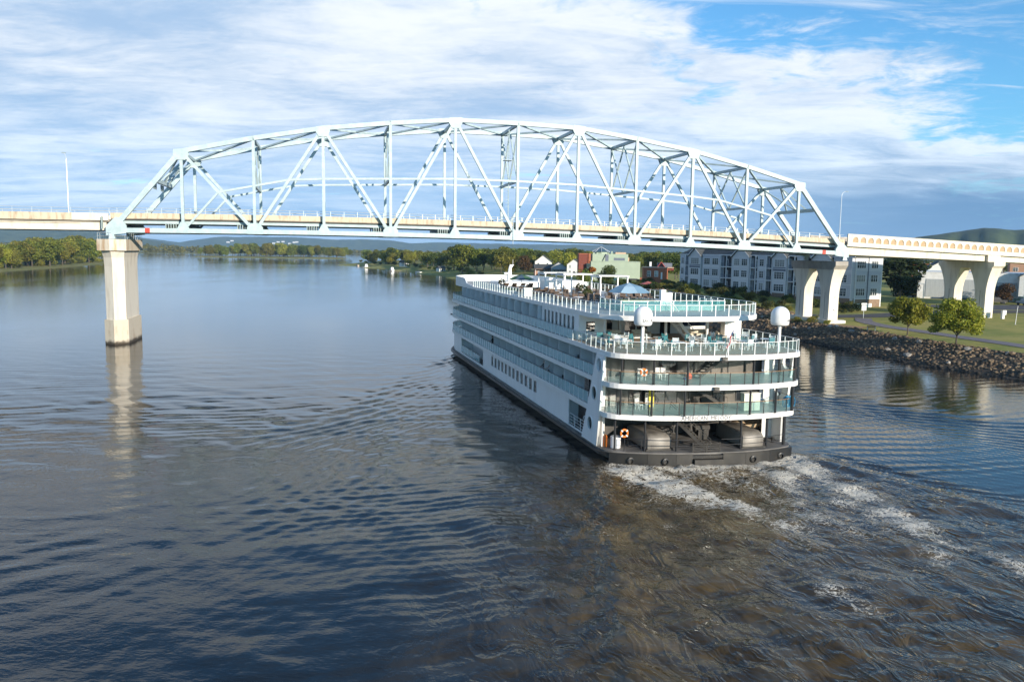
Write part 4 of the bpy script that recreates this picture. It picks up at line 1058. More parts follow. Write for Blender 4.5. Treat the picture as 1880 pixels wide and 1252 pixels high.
# mooring deck furniture that is part of the ship
def hood(b0, b1, a0, a1):
    c = ((b0 + b1)/2, (a0 + a1)/2); hb, ha = (b1 - b0)/2, (a1 - a0)/2
    def rr(k, z, e=.30):
        P = []
        for sx, sy, t0 in ((1, 1, 0), (-1, 1, 1), (-1, -1, 2), (1, -1, 3)):
            for t in (0, .5, 1):
                an = (t0 + t)*math.pi/2; P.append((c[0] + sx*(hb*k - e) + e*math.cos(an), c[1] + sy*(ha*k - e) + e*math.sin(an), z))
        return P
    MB().loft([rr(1, Z1 + .14), rr(1, Z1 + .95), rr(.95, Z1 + 1.18), rr(.80, Z1 + 1.36)]).build('engine_hood', M_HOOD, SHIP, smooth=True)
    MB().box(b0 - .1, b1 + .1, a0 - .1, a1 + .1, Z1 + .01, Z1 + .14).build('hood_base', M_TRANS, SHIP)
hood(3.5, 5.75, -.05, 4.6); hood(11.85, 13.95, -.9, 3.8)
for b in (.35, 1.6, 2.9): MB().tube((b, aft_edge(b, .9, 1.7) + (.9 if b < 1 else .25), Z1), (b, aft_edge(b, .9, 1.7) + (.9 if b < 1 else .25), Z1 + 1.05), .03, 6).build('stern_stanchion', M_POST, SHIP)
for hh in (.55, 1.02):
    MB().path([(b, aft_edge(b, .9, 1.7) + .25, Z1 + hh) for b in (1.6, 2.9, 4.2, 5.6, 6.8)], .022, 5).build('stern_rail', M_POST, SHIP)
    MB().path([(b, aft_edge(b, .9, 1.7) + .25, Z1 + hh) for b in (9.6, 11, 12.5, 14, 15.4, 16.5)], .022, 5).build('stern_rail', M_POST, SHIP)
for b in (1.9, 2.6, 15.0, 15.7): MB().lathe([(.16, 0), (.10, .06), (.10, .34), (.17, .38), (.17, .44)], 10, (b, 2.0 if b < 9 else .6, Z1 + .01)).build('mooring_bollard', M_TRANS, SHIP)
for b in (6.6, 10.2): MB().box(b - .5, b + .5, 2.8, 3.8, Z1 + .01, Z1 + .9).tube((b - .7, 3.3, Z1 + .95), (b + .7, 3.3, Z1 + .95), .35, 12).build('capstan_winch', M_TRANS, SHIP)
# sun deck: pool fence, stair head, mast and pergola
rail_run([(3.9, 12.6), (3.9, 7.6), (14.2, 7.0), (14.2, 12.0)], Z5, 1.0, 1.25, 'pool_glass', glass_mat('pool_glass_tint', (.10, .36, .36), .25), M_WHITE, M_WHITE, pw=.07)
MB().box(4.6, 13.4, 8.2, 11.8, Z5 + .012, Z5 + .45).build('pool_surround', M_WHITE, SHIP)
MB().box(5.0, 13.0, 8.6, 11.4, Z5 + .452, Z5 + .46).build('pool_water', mat('pool_water', (.05, .28, .30), .1), SHIP)
MB().box(10.7, 11.2, 13.4, 13.9, Z5 + .012, Z5 + 1.7).build('deck_pillar', M_WHITE, SHIP)
MB().box(11.6, 12.3, 14.2, 14.9, Z5 + .012, Z5 + 1.35).build('deck_locker', M_WHITE, SHIP)
mast = MB().loft([[(7.5, 63.0, Z5), (8.3, 63.0, Z5), (8.3, 63.9, Z5), (7.5, 63.9, Z5)], [(7.75, 62.9, Z5 + 2.6), (8.15, 62.9, Z5 + 2.6), (8.15, 63.3, Z5 + 2.6), (7.75, 63.3, Z5 + 2.6)], [(7.85, 62.7, Z5 + 3.2), (8.5, 62.7, Z5 + 3.2), (8.5, 63.0, Z5 + 3.2), (7.85, 63.0, Z5 + 3.2)]]).build('mast', M_WHITE, SHIP)
MB().box(7.0, 7.5, 62.8, 63.3, Z5 + 1.7, Z5 + 1.95).build('radar_bar', M_WHITE, mast)
MB().tube((8.35, 62.85, Z5 + 3.2), (8.35, 62.85, Z5 + 4.0), .025, 5).build('aerial', M_WHITE, mast)
MB().box(4.2, 12.8, 55.0, 60.5, Z5 + .012, Z5 + .75).build('wheelhouse_roof', M_WHITE, SHIP)
MB().box(7.2, 12.4, 41.5, 44.0, Z5 + .012, Z5 + 1.5).build('deck_house', M_WHITE, SHIP)
# ================================================================== VEGETATION
def leaf_mat(name, dark, light, tip):
    m = bpy.data.materials.new(name); m.use_nodes = True
    t = NT(m.node_tree); m.node_tree.nodes.clear()
    oi = t.n('ShaderNodeObjectInfo').outputs['Random']
    g = t.n('ShaderNodeNewGeometry'); tc = t.n('ShaderNodeTexCoord').outputs['Object']
    c = t.mix(t.rng(t.noise(tc, .55, 3, .6), .36, .64), dark, light)
    c = t.mix(t.m('MULTIPLY', t.rng(g.outputs['Random Per Island'], .55, 1.0), .75), c, tip)
    hsv = t.n('ShaderNodeHueSaturation', i={'Hue': t.m('ADD', .485, t.m('MULTIPLY', oi, .03)), 'Saturation': 1.0, 'Value': t.m('ADD', .72, t.m('MULTIPLY', oi, .5)), 'Color': c})
    d = t.n('ShaderNodeBsdfPrincipled', i={'Base Color': hsv, 'Roughness': .6, 'Specular IOR Level': .25})
    tr = t.n('ShaderNodeBsdfTranslucent', i={'Color': hsv})
    t.n('ShaderNodeOutputMaterial', i={'Surface': t.n('ShaderNodeMixShader', i={0: .38, 1: d, 2: tr})})
    return m
LM = {'green': leaf_mat('green_leaves', (.105, .145, .022), (.205, .23, .036), (.29, .29, .05)),
      'dark': leaf_mat('dark_green_leaves', (.044, .074, .015), (.100, .130, .024), (.155, .170, .034)),
      'yellow': leaf_mat('yellow_green_leaves', (.19, .20, .026), (.33, .315, .045), (.42, .37, .065)),
      'olive': leaf_mat('olive_leaves', (.135, .15, .026), (.275, .265, .046), (.37, .33, .07)),
      'russet': leaf_mat('russet_leaves', (.070, .046, .020), (.135, .086, .030), (.21, .125, .042)),
      'spruce': leaf_mat('spruce_needles', (.022, .040, .016), (.046, .068, .023), (.072, .088, .028)),
      'park': leaf_mat('park_tree_leaves', (.15, .19, .018), (.31, .33, .032), (.46, .42, .055)),
      'shrub': leaf_mat('shrub_leaves', (.045, .068, .016), (.105, .115, .028), (.19, .16, .045))}
M_BARK = mat('bark', (.075, .058, .042), .9, var=(.12, .10, .08), scale=2, bump=.6, bscale=6, stretch=(1, 1, .25))

def leaf_cloud(n, lobes, leaf, seed, hollow=.72, flat=.0):
    """leaf-sized quads spread through a set of ellipsoid lobes (x,y,z,rx,ry,rz)"""
    rs = np.random.RandomState(seed)
    vol = np.array([l[3]*l[4]*l[5] for l in lobes])**.75; pick = rs.choice(len(lobes), n, p=vol/vol.sum())
    L = np.array(lobes)[pick]
    d = rs.normal(size=(n, 3)); d /= np.linalg.norm(d, axis=1)[:, None]
    r = hollow + (1.10 - hollow)*rs.rand(n)**.8
    c = L[:, :3] + d*L[:, 3:]*r[:, None]
    nr = d*.7 + rs.normal(size=(n, 3))*.65 + np.array([0, 0, .25]); nr /= np.linalg.norm(nr, axis=1)[:, None]
    a = np.cross(nr, rs.normal(size=(n, 3))); a /= np.linalg.norm(a, axis=1)[:, None]; b = np.cross(nr, a)
    s = (leaf*(.55 + .9*rs.rand(n)))[:, None]; k = (.55 + .35*rs.rand(n))[:, None]
    v = np.stack([c - a*s*.5, c + b*s*k*.5, c + a*s*.5 + nr*s*.12, c - b*s*k*.5], 1).reshape(-1, 3)
    return v
def quad_mesh(name, v, m):
    n = len(v)//4; me = bpy.data.meshes.new(name)
    me.vertices.add(len(v)); me.vertices.foreach_set('co', v.astype(np.float32).ravel())
    me.loops.add(4*n); me.loops.foreach_set('vertex_index', np.arange(4*n, dtype=np.int32))
    me.polygons.add(n); me.polygons.foreach_set('loop_start', np.arange(0, 4*n, 4, dtype=np.int32))
    me.materials.append(m); me.update(calc_edges=True); return me
def lobes_round(seed, R, H, z0, n, spread=.62, size=.42):
    """crown of lobes, total half width R, from z0 up to H"""
    rs = random.Random(seed); out = []; zc, hh = (z0 + H)/2, (H - z0)/2
    out.append((0, 0, zc, R*.55, R*.55, hh*.72))
    for k in range(n):
        th = 2*math.pi*(k*.618 + rs.random()*.15); u = rs.uniform(-.75, .9); q = math.sqrt(max(0, 1 - u*u))*spread*rs.uniform(.75, 1.1)
        s = size*rs.uniform(.65, 1.15)
        out.append((R*q*math.cos(th), R*q*math.sin(th), zc + hh*u*.66, R*s, R*s, min(hh*.5, R*s)*rs.uniform(.7, .95)))
    return out
def trunk_mesh(name, H, r, z1, seed, limbs=5, R=3):
    rs = random.Random(seed); mb = MB(); p = Vector((0, 0, -.3)); k = 4
    pts = [p] + [Vector((rs.uniform(-.05, .05)*H*.3*i/k, rs.uniform(-.05, .05)*H*.3*i/k, z1*i/k)) for i in range(1, k + 1)]
    for i in range(k): mb.tube(pts[i], pts[i+1], r*(1 - .16*i), 7, r*(1 - .16*(i + 1)))
    for j in range(limbs):
        a = 2*math.pi*(j*.618 + rs.random()*.2); s = pts[2].lerp(pts[4], rs.random())
        e = s + Vector((math.cos(a)*R*.55, math.sin(a)*R*.55, (H - s.z)*rs.uniform(.3, .6))); m_ = s.lerp(e, .5) + Vector((0, 0, .1*H*.3))
        mb.tube(s, m_, r*.42, 5, r*.28); mb.tube(m_, e, r*.28, 5, r*.10)
    mb.tube(pts[4], pts[4] + Vector((0, 0, (H - z1)*.55)), r*.36, 5, r*.12)
    return mb.mesh(name, M_BARK)
# crown kinds, all about 10 units tall: (crown mesh per leaf colour made on demand)
SHAPES = {}
def shape(kind):
    if kind in SHAPES: return SHAPES[kind]
    n, leaf, lob, tz = {
        'broad': (2300, .62, lobes_round(1, 4.4, 10, 1.2, 15), 3.2),
        'broad2': (2300, .62, lobes_round(2, 4.9, 9.8, .9, 17, .68, .36), 3.0),
        'tall': (2300, .55, lobes_round(3, 3.2, 10.2, 1.3, 14, .6, .46), 3.4),
        'loose': (1500, .60, lobes_round(4, 3.9, 10, 1.6, 12, .75, .34), 3.6),
        'round': (2300, .60, lobes_round(5, 4.6, 9.7, .5, 12, .55, .48), 2.6),
        'bushy': (1100, .95, lobes_round(6, 6.5, 9.6, -.5, 10, .6, .42), 1.5)}[kind]
    SHAPES[kind] = (leaf_cloud(n, lob, leaf, hash(kind) % 99 if False else len(kind)*7 + n % 13), trunk_mesh('trunk', 10, .26, tz, len(kind), 5, 3.2))
    return SHAPES[kind]
CROWNS = {}
def tree(kind, leaf, x, y, h, label, group=None, z=None, wide=1.0, name=None, cat='tree'):
    v, tr = shape(kind)
    if (kind, leaf) not in CROWNS: CROWNS[(kind, leaf)] = quad_mesh('crown', v, LM[leaf])
    z = lz(x, y) if z is None else z
    s = h/10
    t = thing(name or 'leafy_tree', label, cat, (x, y, z - .1), random.uniform(0, 6.28), group)
    t.scale = (s*wide, s*wide, s)
    put('trunk', tr, t); put('crown', CROWNS[(kind, leaf)], t)
    return t
def pix_at(u, y, v=470):
    d = view_ray(u, v); return d.x/d.y*y

# -- wood on the left bank
rs = random.Random(11)
LEFTTOP = [(-200, 446), (0, 446), (30, 441), (75, 431), (105, 437), (140, 429), (165, 431), (195, 443), (260, 452)]
cnt = 0
for k in range(1500):
    if cnt >= 112: break
    u = rs.uniform(-110, 200); y = rs.choice([np.interp(u, [-110, 0, 60, 120, 195], [470, 515, 580, 670, 840]) + rs.uniform(0, 60), rs.uniform(500, 900)]); x = pix_at(u, y)
    if not inside_poly(np.array([x]), np.array([y]), LEFT_POLY)[0]: continue
    d_, _ = seg_dist(np.array([x]), np.array([y]), LEFT_POLY + LEFT_POLY[:1])
    if d_[0] < 9: continue
    ty = np.interp(u, [q[0] for q in LEFTTOP], [q[1] for q in LEFTTOP]); yh = 460.8 - .0139*(940 - u)
    h = CAM_H + (yh - ty)/1462*y - 1.2
    h = min(h, 34)*rs.uniform(.80, 1.04)
    kd = rs.choice(['broad', 'broad2', 'tall', 'loose', 'broad']); lf = rs.choice(['olive', 'olive', 'yellow', 'green'])
    tree(kd, lf, x, y, h, {'olive': 'tall olive tree', 'yellow': 'tall yellowish tree', 'green': 'tall green tree'}[lf] + ' in the dense wood on the left river bank', 'trees in the wood on the left bank', 1.0, name='bank_tree'); cnt += 1
for k in range(16):
    u = rs.uniform(-40, 200); y = np.interp(u, [-40, 0, 60, 120, 190], [484, 502, 555, 640, 780]) + rs.uniform(10, 26); x = pix_at(u, y)
    tree('bushy', rs.choice(['olive', 'yellow', 'shrub']), x, y, rs.uniform(4, 8), 'low willow bush at the grassy edge of the left bank wood', 'bushes along the left bank', .9, name='willow_bush', cat='bush')
# -- wooded island
for k in range(70):
    a = k/70; x = -535 + 245*a + rs.uniform(-4, 4); y = 1352 + 25*a + (rs.uniform(0, 14) if k % 2 else rs.uniform(30, 110))
    h = rs.uniform(20, 27)*(1 - .25*abs(a - .5)*2)
    tree(rs.choice(['broad', 'tall', 'loose', 'round']), rs.choice(['olive', 'green', 'dark', 'yellow']), x, y, h, 'small distant tree on the low wooded island in mid river', 'trees on the wooded island', 1.2, name='island_tree')
# -- far shore wood, one mass
vv = []
for k in range(420):
    f = rs.random()
    if k < 260: x = -2300 + 1600*f; y = np.interp(x, [-2600, -1150, -790, -700], [1330, 1745, 1905, 2330]) + rs.uniform(0, 120)
    else: x = -700 + 1500*f; y = np.interp(x, [-700, -300, 200, 1200], [2360, 3130, 3430, 3640]) + rs.uniform(0, 160)
    s = rs.uniform(1.3, 2.0) if k < 260 else rs.uniform(.7, 1.2); lob = [(x, y, 2 + 5*s, 7*s, 7*s, 5.2*s), (x + rs.uniform(-6, 6), y + 4, 2 + 6.2*s, 4.5*s, 4.5*s, 3.6*s)]
    vv.append(leaf_cloud(70, lob, 4.2, k, .8))
tag(put('far_wood', quad_mesh('far_wood', np.concatenate(vv), LM['olive'])), kind='stuff')

# -- right bank woods along the shore and behind the houses
RT = [(640, 457), (655, 455), (690, 456), (720, 452), (760, 456), (800, 462), (820, 455), (840, 446), (870, 452), (900, 453), (930, 447), (960, 452), (1000, 454), (1040, 451), (1080, 457), (1120, 458), (1180, 457), (1240, 460), (1400, 462), (1900, 478)]
cnt = 0
def free(x, y):
    for (a, b, c, d) in ((-5, 62, 250, 352), (0, 40, 376, 446), (56, 100, 200, 300)):
        if a < x < b and c < y < d: return False
    return True
for k in range(900):
    if cnt >= 128: break
    u = rs.uniform(640, 1245); y = rs.choice([rs.uniform(440, 640), rs.uniform(440, 900)]); x = pix_at(u, y)
    if not inside_poly(np.array([x]), np.array([y]), LAND_POLY)[0]: continue
    d_, _ = seg_dist(np.array([x]), np.array([y]), SHORE)
    if d_[0] < 9 or not free(x, y): continue
    ty = np.interp(u, [q[0] for q in RT], [q[1] for q in RT]); yh = 460.8 - .0139*(940 - u)
    z = lz(x, y); h = (CAM_H + (yh - ty)/1462*y - z)*rs.uniform(.68, 1.0)
    kd = rs.choice(['broad', 'broad2', 'tall', 'loose', 'round']); lf = rs.choice(['green', 'green', 'dark', 'olive', 'yellow', 'dark'])
    grp = 'trees along the far right shore' if d_[0] < 45 else 'trees of the town behind the houses'
    lab = 'tree on the shaded shore beyond the bow of the ship' if d_[0] < 45 else 'town tree rising behind the houses'
    lab = {'green': 'mid green ', 'dark': 'dark green ', 'olive': 'dull olive ', 'yellow': 'yellow green '}[lf] + lab
    tree(kd, lf, x, y, h, lab, grp, z, name='shore_tree' if d_[0] < 45 else 'town_tree'); cnt += 1
cnt = 0
for k in range(900):
    if cnt >= 62: break
    y = rs.uniform(560, 905); u = rs.uniform(640, 835); x = pix_at(u, y)
    if not inside_poly(np.array([x]), np.array([y]), LAND_POLY)[0]: continue
    d_, _ = seg_dist(np.array([x]), np.array([y]), SHORE)
    if d_[0] < 7: continue
    ty = np.interp(u, [q[0] for q in RT], [q[1] for q in RT]); yh = 460.8 - .0139*(940 - u)
    z = lz(x, y); h = (CAM_H + (yh - ty)/1462*y - z)*rs.uniform(.66, 1.0); lf = rs.choice(['green', 'dark', 'olive', 'yellow'])
    tree(rs.choice(['broad', 'broad2', 'tall', 'loose']), lf, x, y, h, {'green': 'mid green ', 'dark': 'dark green ', 'olive': 'dull olive ', 'yellow': 'yellow green '}[lf] + 'tree on the wooded point beyond the bow of the ship', 'trees on the wooded point', z, name='point_tree'); cnt += 1
for k in range(18):
    y = 470 + 24*k + rs.uniform(-6, 6); x = np.interp(y, [345, 430, 556, 740, 905], [2, -16, -50, -120, -186]) + rs.uniform(6, 10)
    tree('bushy', rs.choice(['dark', 'shrub', 'yellow', 'green']), x, y, rs.uniform(2.5, 5), 'low shrub at the water line of the far right shore', 'shrubs on the far right shore', name='shore_shrub', cat='shrub')
for k in range(34):
    u = rs.uniform(1240, 1900); y = rs.uniform(330, 520); x = pix_at(u, y)
    if 150 < x < 205 and y < 345: continue
    tree(rs.choice(['broad', 'round', 'loose', 'broad2']), rs.choice(['green', 'dark', 'olive']), x, y, rs.uniform(8.5, 12.5), 'town tree glimpsed between roofs behind the viaduct', 'town trees behind the viaduct', name='town_tree')
# -- trees that stand on their own
tree('broad2', 'green', -33, 520, 20.0, 'largest tree on the shore, beside the bow of the ship', name='cottonwood_tree')
tree('round', 'yellow', -1.5, 440, 11.0, 'yellow green tree above the ship bow beside the russet one', name='maple_tree')
tree('round', 'russet', 6.5, 436, 10.6, 'round dark russet tree left of the houses', name='maple_tree')
tree('round', 'green', 27.5, 300, 8.8, 'round green tree with an orange top before the green building', name='maple_tree')
put('orange_top', quad_mesh('orange_top', leaf_cloud(160, [(0, 0, 0, .9, .9, .6)], .55, 77), leaf_mat('orange_leaves', (.25, .07, .015), (.36, .13, .02), (.42, .19, .03))), None, None)
_ot = bpy.data.objects['orange_top']; _tr = [o for o in bpy.data.objects if o.get('label', '').startswith('round green tree with an orange')][0]
_ot.parent = _tr; _ot.location = (-1.2, -2.2, 8.6); _ot.scale = (1.6, 1.6, 1.6)
tree('round', 'dark', 34.8, 298, 8.9, 'round dark green tree against the green building wall', name='maple_tree')
tree('tall', 'spruce', 111, 229, 13.5, 'big dark tree in shade right of the apartment block', wide=1.75, name='spruce_tree')
tree('round', 'spruce', 116, 236, 9.0, 'lower dark tree beside the big shaded one by the white building', name='spruce_tree')
tree('loose', 'russet', 146, 244, 11.5, 'sparse brown tree right of the viaduct columns', name='maple_tree')
tree('round', 'russet', 141, 229, 6.6, 'low russet tree below the sparse brown one', name='maple_tree')

# -- the two park trees, built finer
def park_tree(x, y, h, R, label, seed):
    z = lz(x, y); t = thing('park_tree', label, 'tree', (x, y, z - .05), seed)
    lob = lobes_round(seed, R, h, h*.17, 24, .76, .30)
    rs_ = random.Random(seed)
    for k in range(16):
        a = rs_.uniform(0, 6.28); q = R*rs_.uniform(.72, .98); zz = rs_.uniform(.28, .72)*h; lob.append((q*math.cos(a)*(1.15 - zz/h), q*math.sin(a)*(1.15 - zz/h), zz, R*.2, R*.2, R*.13))
    put('crown', quad_mesh('crown', leaf_cloud(9500, lob, .34, seed, .45), LM['park']), t)
    put('trunk', trunk_mesh('trunk', h, .15, h*.34, seed, 9, R), t)
park_tree(73.4, 147.2, 7.5, 3.9, 'left of the two round park trees on the grass above the riprap', 3)
park_tree(73.6, 131.2, 8.3, 4.6, 'right and larger of the two park trees on the grass above the riprap', 8)

# -- bank: riprap, boulders, shrubs
M_ROCK = mat('riprap_stone', (.080, .054, .033), .9, var=(.36, .26, .155), scale=1.3, bump=.5, bscale=6, detail=4, lo=.42, hi=.74)
_t = NT(M_ROCK.node_tree); _p = [n for n in M_ROCK.node_tree.nodes if n.type == 'BSDF_PRINCIPLED'][0]
_c = _p.inputs['Base Color'].links[0].from_socket; _g = _t.n('ShaderNodeSeparateXYZ', i={0: _t.n('ShaderNodeNewGeometry').outputs['Position']})
M_ROCK.node_tree.links.new(_t.mix(_t.rng(_g.outputs[2], .15, .75), (.018, .016, .013), _c), _p.inputs['Base Color'])   # wet tide band
M_ROCKD = mat('grey_boulder', (.22, .20, .18), .9, var=(.36, .33, .29), scale=.6, bump=.5, bscale=5)
def rock_arrays(seed):
    bm = bmesh.new(); bmesh.ops.create_icosphere(bm, subdivisions=1, radius=1); r = random.Random(seed)
    for v in bm.verts: v.co *= r.uniform(.72, 1.12)
    V = np.array([v.co[:] for v in bm.verts]); F = np.array([[v.index for v in f.verts] for f in bm.faces]); bm.free(); return V, F
ROCKS = [rock_arrays(k) for k in range(8)]
def scatter_rocks(n, ylo, yhi, dlo, dhi, smin, smax, seed):
    r = np.random.RandomState(seed); VV, FF, off = [], [], 0
    ys = r.uniform(ylo, yhi, n); sx = np.interp(ys, [p[1] for p in SHORE[:11]], [p[0] for p in SHORE[:11]]); x = sx + r.uniform(dlo, dhi, n)*1.08
    z = land_z(x, ys)
    for i in range(n):
        V, F = ROCKS[i % 8]; s = smin + (smax - smin)*r.rand()**2
        th = r.uniform(0, 6.28); c, sn = math.cos(th), math.sin(th)
        P = V*np.array([s, s*r.uniform(.6, .95), s*r.uniform(.5, .8)])
        P = np.stack([P[:, 0]*c - P[:, 1]*sn, P[:, 0]*sn + P[:, 1]*c, P[:, 2]], 1) + np.array([x[i], ys[i], z[i] + s*.12])
        VV.append(P); FF.append(F + off); off += len(V)
    return np.concatenate(VV), np.concatenate(FF)
V, F = scatter_rocks(7200, 92, 190, -.9, 9.2, .14, .50, 3)
V2, F2 = scatter_rocks(3600, 190, 330, -.8, 20, .3, .95, 4)
me = bpy.data.meshes.new('riprap'); VA = np.concatenate([V, V2]); FA = np.concatenate([F, F2 + len(V)])
me.vertices.add(len(VA)); me.vertices.foreach_set('co', VA.astype(np.float32).ravel())
me.loops.add(FA.size); me.loops.foreach_set('vertex_index', FA.astype(np.int32).ravel())
me.polygons.add(len(FA)); me.polygons.foreach_set('loop_start', np.arange(0, FA.size, 3, dtype=np.int32)); me.materials.append(M_ROCK); me.update(calc_edges=True)
tag(put('riprap', me), kind='stuff')
bme = []
for k in range(4):
    V, F = ROCKS[k]; m_ = bpy.data.meshes.new('boulder'); m_.from_pydata([tuple(v*np.array([1, .8, .62])) for v in V], [], [tuple(int(i) for i in f) for f in F]); m_.materials.append([M_ROCK, M_ROCKD][k % 2]); bme.append(m_)
rs = random.Random(5)
for k in range(70):
    y = rs.uniform(95, 186) if k < 50 else rs.uniform(195, 300); sx = np.interp(y, [p[1] for p in SHORE[:11]], [p[0] for p in SHORE[:11]]); x = sx + rs.uniform(.3, 9 if y < 190 else 18)
    o = put('boulder', bme[k % 4], None, (x, y, lz(x, y) + .25), rs.uniform(0, 6.28), rs.uniform(.45, .8))
    tag(o, 'larger pale boulder lying in the riprap of the right bank', 'boulder', 'boulders in the riprap')
rs = random.Random(17)
for k in range(130):
    y = rs.uniform(198, 300); sx = np.interp(y, [p[1] for p in SHORE[:11]], [p[0] for p in SHORE[:11]]); xf = 58.5 + .36*(282 - y)/.933 - 2.5
    if y > 286: xf = 52
    x = sx + 5 + (xf - sx - 5)*rs.random()**.7
    lf = rs.choice(['shrub', 'dark', 'shrub', 'olive', 'spruce'])
    tree('bushy', lf, x, y, rs.uniform(1.3, 3.2), {'shrub': 'low dull green shrub', 'dark': 'low dark green shrub', 'olive': 'low olive shrub', 'spruce': 'low blackish evergreen shrub'}[lf] + ' on the rocky slope below the apartments', 'shrubs on the slope below the apartments', name='bank_shrub', cat='shrub')
for x, y, h in ((64.5, 171, 1.8), (66.5, 167.5, 1.3), (62.5, 174, 1.6), (67.2, 176.5, 1.5)):
    tree('bushy', 'yellow', x, y, h, 'bright green bush at the foot of the flared bank pier', 'bushes around the bank pier', name='bank_shrub', cat='shrub')
for x, y, h in ((77, 193, 1.3), (79, 194, 1.2), (81.5, 195.5, 1.3), (84, 197, 1.2)):
    tree('bushy', 'shrub', x, y, h, 'clipped shrub seen between the two pier columns', 'shrubs behind the bank pier', name='garden_shrub', cat='shrub')

# ================================================================== BUILDINGS
M_SID = mat('blue_grey_siding', (.56, .57, .60), .7, var=(.50, .51, .545), scale=.7, stretch=(.2, .2, 6), bump=.12, bscale=6)
M_SIDW = mat('pale_upper_siding', (.66, .66, .66), .7, var=(.60, .60, .61), scale=.8, stretch=(.2, .2, 5), bump=.1)
M_SLATE = mat('slate_panel', (.14, .16, .20), .7, var=(.11, .13, .165), scale=.9)
M_TRIM = mat('white_trim', (.74, .74, .73), .6)
M_ROOFD = mat('dark_shingles', (.055, .06, .06), .9, var=(.085, .09, .088), scale=2, bump=.3, bscale=14)
M_BRICKB = mat('brown_brick', (.27, .19, .13), .85, var=(.20, .135, .095), scale=3, bump=.3, bscale=20)
M_BRICKR = mat('red_brick', (.40, .135, .065), .85, var=(.31, .10, .05), scale=2.2, bump=.3, bscale=20)
M_BRICKD = mat('deep_red_brick', (.21, .055, .035), .85, var=(.16, .045, .03), scale=2.2, bump=.2)
M_WGL = mat('house_window_glass', (.02, .03, .04), .08, var=(.045, .07, .075), scale=.6)
_t = NT(M_WGL.node_tree); _p = [n for n in M_WGL.node_tree.nodes if n.type == 'BSDF_PRINCIPLED'][0]; _c = _p.inputs['Base Color'].links[0].from_socket
_r = _t.n('ShaderNodeObjectInfo').outputs['Random']
M_WGL.node_tree.links.new(_t.mix(_t.rng(_r, .62, .66, 0, .8), _c, (.30, .31, .30)), _p.inputs['Base Color'])    # some blinds are drawn
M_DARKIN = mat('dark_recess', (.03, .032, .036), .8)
M_GREENW = mat('sage_green_stucco', (.36, .43, .33), .8, var=(.32, .385, .295), scale=.25, bump=.05)
M_WHITEW = mat('white_painted_block', (.76, .75, .72), .7, var=(.66, .65, .62), scale=.6)
M_GREYM = mat('grey_metal_and_wall_shade', (.40, .42, .42), .6, var=(.34, .36, .365), scale=1.5, stretch=(4, 4, .2), bump=.2)

_WM = {}
def window(parent, x, z, w_, h, n, y, rows=2, m_glass=None):
    """white framed window with muntins in the x-z plane of its wall, facing -y"""
    key = (round(w_, 2), round(h, 2), n, rows)
    if key not in _WM:
        mb = MB(); f = .09
        mb.box(-w_/2 - f, w_/2 + f, -.06, .0, h, h + f).box(-w_/2 - f, w_/2 + f, -.08, .0, -f, 0)
        for k in range(n + 1): xx = -w_/2 + w_*k/n; q = f if k in (0, n) else .055; mb.box(xx - q, xx + (q if k not in (0, n) else 0.0) if k else xx, -.06, 0, 0, h)
        mb.box(w_/2, w_/2 + f, -.06, 0, 0, h)
        zs = [h*.5] if rows == 2 else [h*.33, h*.66]
        for z_ in zs: mb.box(-w_/2, w_/2, -.05, -.01, z_ - .03, z_ + .03)
        for k in range(n): xx = -w_/2 + w_*(k + .5)/n; mb.box(xx - .018, xx + .018, -.04, -.015, h*.5 + .03, h)
        _WM[key] = (mb.mesh('window', M_TRIM), MB().box(-w_/2, w_/2, -.012, .004, 0, h).mesh('window_glass', m_glass or M_WGL))
    o = put('window', _WM[key][0], parent, (x, y, z)); put('window_glass', _WM[key][1], o)
    return o
def gable_roof(mb, x0, x1, y0, y1, z, rise, over=.45, along='y'):
    if along == 'y':
        xm = (x0 + x1)/2
        A = [(x0 - over, z - over*rise/((x1 - x0)/2)), (xm, z + rise), (x1 + over, z - over*rise/((x1 - x0)/2))]
        th = .2
        mb.loft([[(A[0][0], y, A[0][1]), (A[1][0], y, A[1][1]), (A[2][0], y, A[2][1]), (A[2][0], y, A[2][1] - th), (A[1][0], y, A[1][1] - th), (A[0][0], y, A[0][1] - th)] for y in (y0 - over, y1 + over)])
    else:
        ym = (y0 + y1)/2; k = over*rise/((y1 - y0)/2); th = .2
        A = [(y0 - over, z - k), (ym, z + rise), (y1 + over, z - k)]
        mb.loft([[(x, A[0][0], A[0][1]), (x, A[1][0], A[1][1]), (x, A[2][0], A[2][1]), (x, A[2][0], A[2][1] - th), (x, A[1][0], A[1][1] - th), (x, A[0][0], A[0][1] - th)] for x in (x0 - over, x1 + over)])
    return mb

